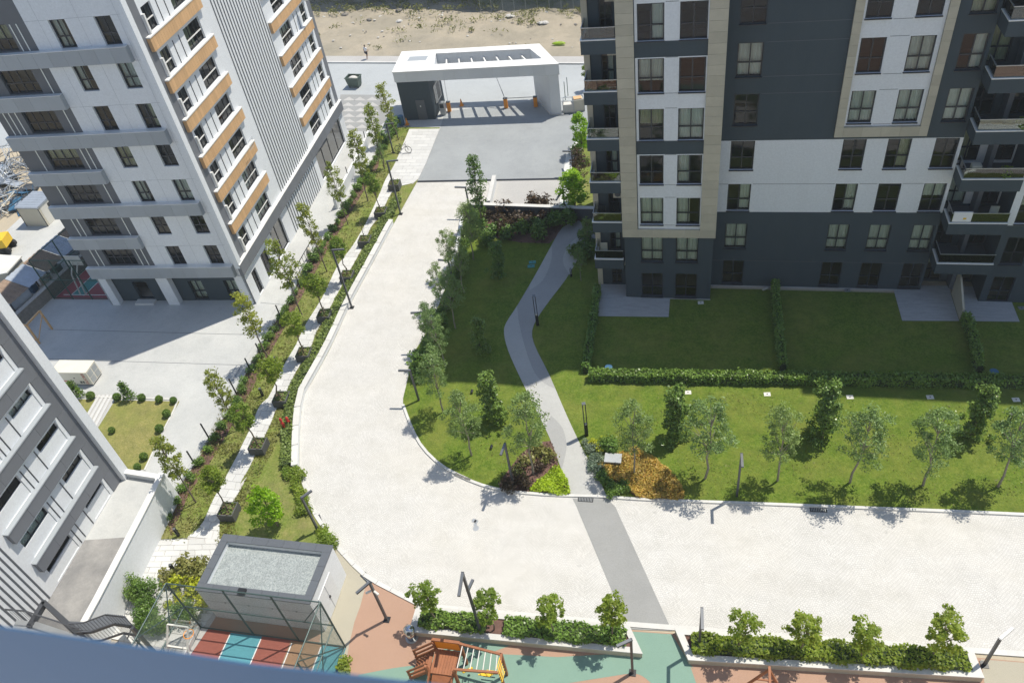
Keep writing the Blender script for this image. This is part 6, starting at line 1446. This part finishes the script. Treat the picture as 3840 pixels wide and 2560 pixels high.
# maroon court with its cage and hoop
cp = [G(B1(500,655)), G(B1(1030,662)), G(B1(880,395)), G(B1(760,205)), G(B1(660,330))]
c0, c1 = cp[0], cp[1]; up_ = Vector((d_.x, d_.y, 0)); 
sheet('back_court', [c0, c1+Vector((0,0,0)), c1+up_*14, c0+up_*14], .0, 'maroon')
sheet('court_zone', [c0+Vector((1.3,.5,0)), c0+Vector((2.4,.5,0)), c0+up_*9+Vector((2.4,.5,0)), c0+up_*9+Vector((1.3,.5,0))], .004, 'teal')
for x in (1.25, 2.45): sheet('court_line', [c0+Vector((x-.04,.5,0)), c0+Vector((x+.04,.5,0)), c0+up_*9+Vector((x+.04,.5,0)), c0+up_*9+Vector((x-.04,.5,0))], .008, 'line')
sheet('court_line', [c0+Vector((.5,.5,0)), c1+Vector((-.1,.5,0)), c1+Vector((-.1,.58,0)), c0+Vector((.5,.58,0))], .0085, 'line')
fg = thing('court_cage', 'dark green wire cage around the maroon court under the white tower', 'fence', (c0.x, c0.y, 0)); hc = 3.9
for k in range(4): m = MB(); m.tube(up_*(k*2.6), up_*(k*2.6)+Vector((0,0,hc)), .05, .05, 7); m.build('post', 'fgreen', fg)
for k in range(1, 4): m = MB(); e = (c1-c0)*(k/3); m.tube(e, e+Vector((0,0,hc)), .05, .05, 7); m.build('post', 'fgreen', fg)
for z in (.1, hc*.5, hc):
    m = MB(); m.tube((0,0,z), up_*9+Vector((0,0,z)), .035, .035, 6); m.build('rail', 'fgreen', fg); m = MB(); e = c1-c0; m.tube((0,0,z), e+Vector((0,0,z)), .035, .035, 6); m.build('rail', 'fgreen', fg)
m = MB(); e = up_*9; m.quad((0,0,.05),e+Vector((0,0,.05)),e+Vector((0,0,hc)),(0,0,hc)); m.build('wire_mesh', 'chaing', fg); m = MB(); e = c1-c0; m.quad((0,0,.05),e+Vector((0,0,.05)),e+Vector((0,0,hc)),(0,0,hc)); m.build('wire_mesh', 'chaing', fg)
p = G(B1(770,640)); t = thing('basketball_hoop', 'white steel basketball hoop and board in the maroon court', 'hoop', (p.x, p.y+.3, 0)); hb = 2.6
for x in (0, -.5): m = MB(); m.beam((x,0,0),(x,.3,hb*.7),.08,.08); m.beam((x,.3,hb*.7),(x+.1,.9,hb),.08,.08); m.build('post', 'hut', t)
m = MB(); m.box(-.9,.5,.9,.95,hb-.3,hb+.6); m.build('backboard', 'hut', t); m = MB()
for i in range(12): m.tube((-.2+.22*math.cos(i*.524),1.2+.22*math.sin(i*.524),hb-.1),(-.2+.22*math.cos((i+1)*.524),1.2+.22*math.sin((i+1)*.524),hb-.1),.02,.02,5,False)
m.build('hoop', 'orange', t)
# hut, steel scrap, yellow machine, sheet roof in the sandy yard
hq = [G(R7(375,358)), G(R7(665,362)), G(R7(760,260))]
t = thing('site_hut', 'white corrugated roofed site hut in the sandy yard behind the tower', 'hut', (hq[0].x, hq[0].y, 0)); ex = hq[1]-hq[0]; ey = Vector((-ex.y, ex.x, 0)).normalized()*2.6; hh = height_over(hq[0], R7(225,105))
pts = [Vector((0,0,0)), ex, ex+ey, ey]; m = MB(); m.prism([(v.x, v.y) for v in pts], -.02, hh); m.build('walls', 'hutcream', t, fix=True)
m = MB(); c = (ex+ey)/2; pts2 = [c+(v-c)*1.06 for v in pts]; n = 14
for i in range(n):
    a, b_ = pts2[0].lerp(pts2[3], i/n), pts2[0].lerp(pts2[3], (i+1)/n); d1, d2 = pts2[1].lerp(pts2[2], i/n), pts2[1].lerp(pts2[2], (i+1)/n); z0, z1_ = hh+.05+.05*(i % 2), hh+.05+.05*((i+1) % 2)
    m.quad((a.x,a.y,z0),(d1.x,d1.y,z0),(d2.x,d2.y,z1_),(b_.x,b_.y,z1_))
m.prism([(v.x, v.y) for v in pts2], hh-.06, hh+.04); m.build('roof', 'corr', t)
m = MB(); e = ex*1.004; m.quad(e+ey*.1, e+ey*.95, e+ey*.95+Vector((0,0,hh*.95)), e+ey*.1+Vector((0,0,hh*.95))); m.build('side_panel', 'hut', t); m = MB(); e = ex*1.008; m.quad(e+ey*.45+Vector((0,0,hh*.5)), e+ey*.75+Vector((0,0,hh*.5)), e+ey*.75+Vector((0,0,hh*.85)), e+ey*.45+Vector((0,0,hh*.85))); m.build('window', 'frame', t)
for e in pts[:3]: m = MB(); m.tube(e, e+Vector((0,0,hh)), .04, .04, 5); m.build('corner_trim', 'frame', t)
rr = random.Random(12)
for i in range(30):
    c = G((rr.uniform(-60, 125), rr.uniform(590, 800)), .2); t = thing('roof_truss', 'blue grey steel roof truss lying in the scrap pile behind the tower', 'truss', (c.x, c.y, 0), rr.uniform(0, 3.14), 'steel trusses in the scrap pile'); m = MB(); L = rr.uniform(1.6, 3.2); hz = rr.uniform(.02,.9)
    m.beam((-L,0,hz),(L,0,hz),.06,.06); m.beam((-L,0,hz),(0,.3,hz+.8),.06,.06); m.beam((L,0,hz),(0,.3,hz+.8),.06,.06); m.build('chords', ('galv','corr','hut','steel')[i % 4], t); m = MB()
    for k in range(-3, 4): m.beam((L*k/4,0,hz),(L*(k+.5)/4,.25*(1-abs(k)/4),hz+.7*(1-abs(k+.5)/4)),.04,.04)
    m.build('web', ('galv','blue','hut','steel')[(i//2) % 4], t)
for i in range(22):
    c = G((rr.uniform(-60, 130), rr.uniform(600, 800)), .2); o = tag(MB().add([(-1.1,-.5,.1),(1.1,-.5,.15),(1.2,.5,.55),(-1.0,.5,.5),(-1.1,-.5,.04),(1.1,-.5,.09),(1.2,.5,.49),(-1.0,.5,.44)], [(0,1,2,3),(4,7,6,5),(0,4,5,1),(2,6,7,3)]).build('metal_sheet', ('blue','corr','steel','corr')[i % 4], None, loc=(c.x, c.y, rr.uniform(0,.3))), 'bent blue grey metal sheet in the scrap pile behind the tower', 'scrap', 'metal sheets in the scrap pile'); o.rotation_euler = (rr.gauss(0,.2), rr.gauss(0,.2), rr.uniform(0,6.28))
p = G(R7(60,690)); t = thing('excavator', 'yellow excavator partly in view in the sandy yard', 'excavator', (p.x-.2, p.y-.2, 0), 3.4)
m = MB(); m.box(-1.2,.9,-.7,.7,.7,1.5); m.build('body', 'yellow', t); m = MB(); m.box(-.1,.8,-.65,.05,1.5,2.4); o = m.build('cab', 'yellow', t); m = MB(); m.box(-.0,.81,-.66,.06,1.7,2.2); m.build('cab_glass', 'frame', o)
for y in (-.75,.45): 
    m = MB(); m.tube((-1.0,y,.35),(-1.0,y+.3,.35),.34,.34,12); m.tube((.8,y,.35),(.8,y+.3,.35),.34,.34,12); m.box(-1.0,.8,y,y+.3,.02,.68); m.build('track', 'rubber', t)
m = MB(); m.beam((.8,.3,1.4),(2.0,.3,2.6),.25,.35); m.beam((2.0,.3,2.6),(2.9,.3,1.0),.2,.28); m.build('boom', 'yellow', t); m = MB(); m.box(2.6,3.2,-.1,.7,.5,1.1); m.build('bucket', 'yellow', t)
rq = [G(R7(-100,1040), 2.6), G(R7(90,1000), 2.6), G(R7(300,770), 2.6), G(R7(0,750), 2.6), G(R7(-150,750), 2.6)]; t = thing('shed', 'small shed with flat white sheet roof in the sandy yard', 'shed', (rq[1].x, rq[1].y, 0)); o3 = Vector((rq[1].x, rq[1].y, 0)); m = MB(); m.prism([(p.x-o3.x, p.y-o3.y) for p in rq], 2.5, 2.6); m.build('roof', 'hut', t, fix=True)
cc = sum(rq, Vector((0,0,0)))/5; m = MB(); m.prism([((p.x-cc.x)*.9+cc.x-o3.x, (p.y-cc.y)*.9+cc.y-o3.y) for p in rq], 0, 2.5); m.build('walls', 'hutcream', t, fix=True)
# timber pergola at the courtyard corner
p = G(B1(365,1065)); t = thing('pergola', 'thin brown timber frame at the shaded courtyard corner', 'pergola', (p.x, p.y, 0)); hp_ = height_over(p, B1(245,895))
for x, y in ((0,0),(-1.6,0),(0,1.6)): m = MB(); m.box(x-.06,x+.06,y-.06,y+.06,0,hp_); m.build('post', 'wood', t)
for a, b_ in (((0,0),(-1.6,0)),((0,0),(0,1.6))): m = MB(); m.beam((a[0],a[1],hp_),(b_[0],b_[1],hp_),.1,.12); m.build('beam', 'wood', t); m = MB(); m.beam((a[0],a[1],.2),(b_[0],b_[1],hp_*.8),.05,.05); m.build('lattice', 'wood', t)

# ================================================================ the hazy summer air
hm = bpy.data.materials.new('haze'); hm.use_nodes = True; hn = hm.node_tree; hn.nodes.remove(hn.nodes['Principled BSDF'])
pv = hn.nodes.new('ShaderNodeVolumePrincipled'); pv.inputs['Density'].default_value =   .0006; pv.inputs['Color'].default_value = (.88, .95, .97, 1); pv.inputs['Anisotropy'].default_value = .25
hn.links.new(pv.outputs[0], hn.nodes['Material Output'].inputs['Volume'])
o = MB().box(-410, 410, -310, 610, -1.1, 40).build('haze', hm); o['kind'] = 'stuff'
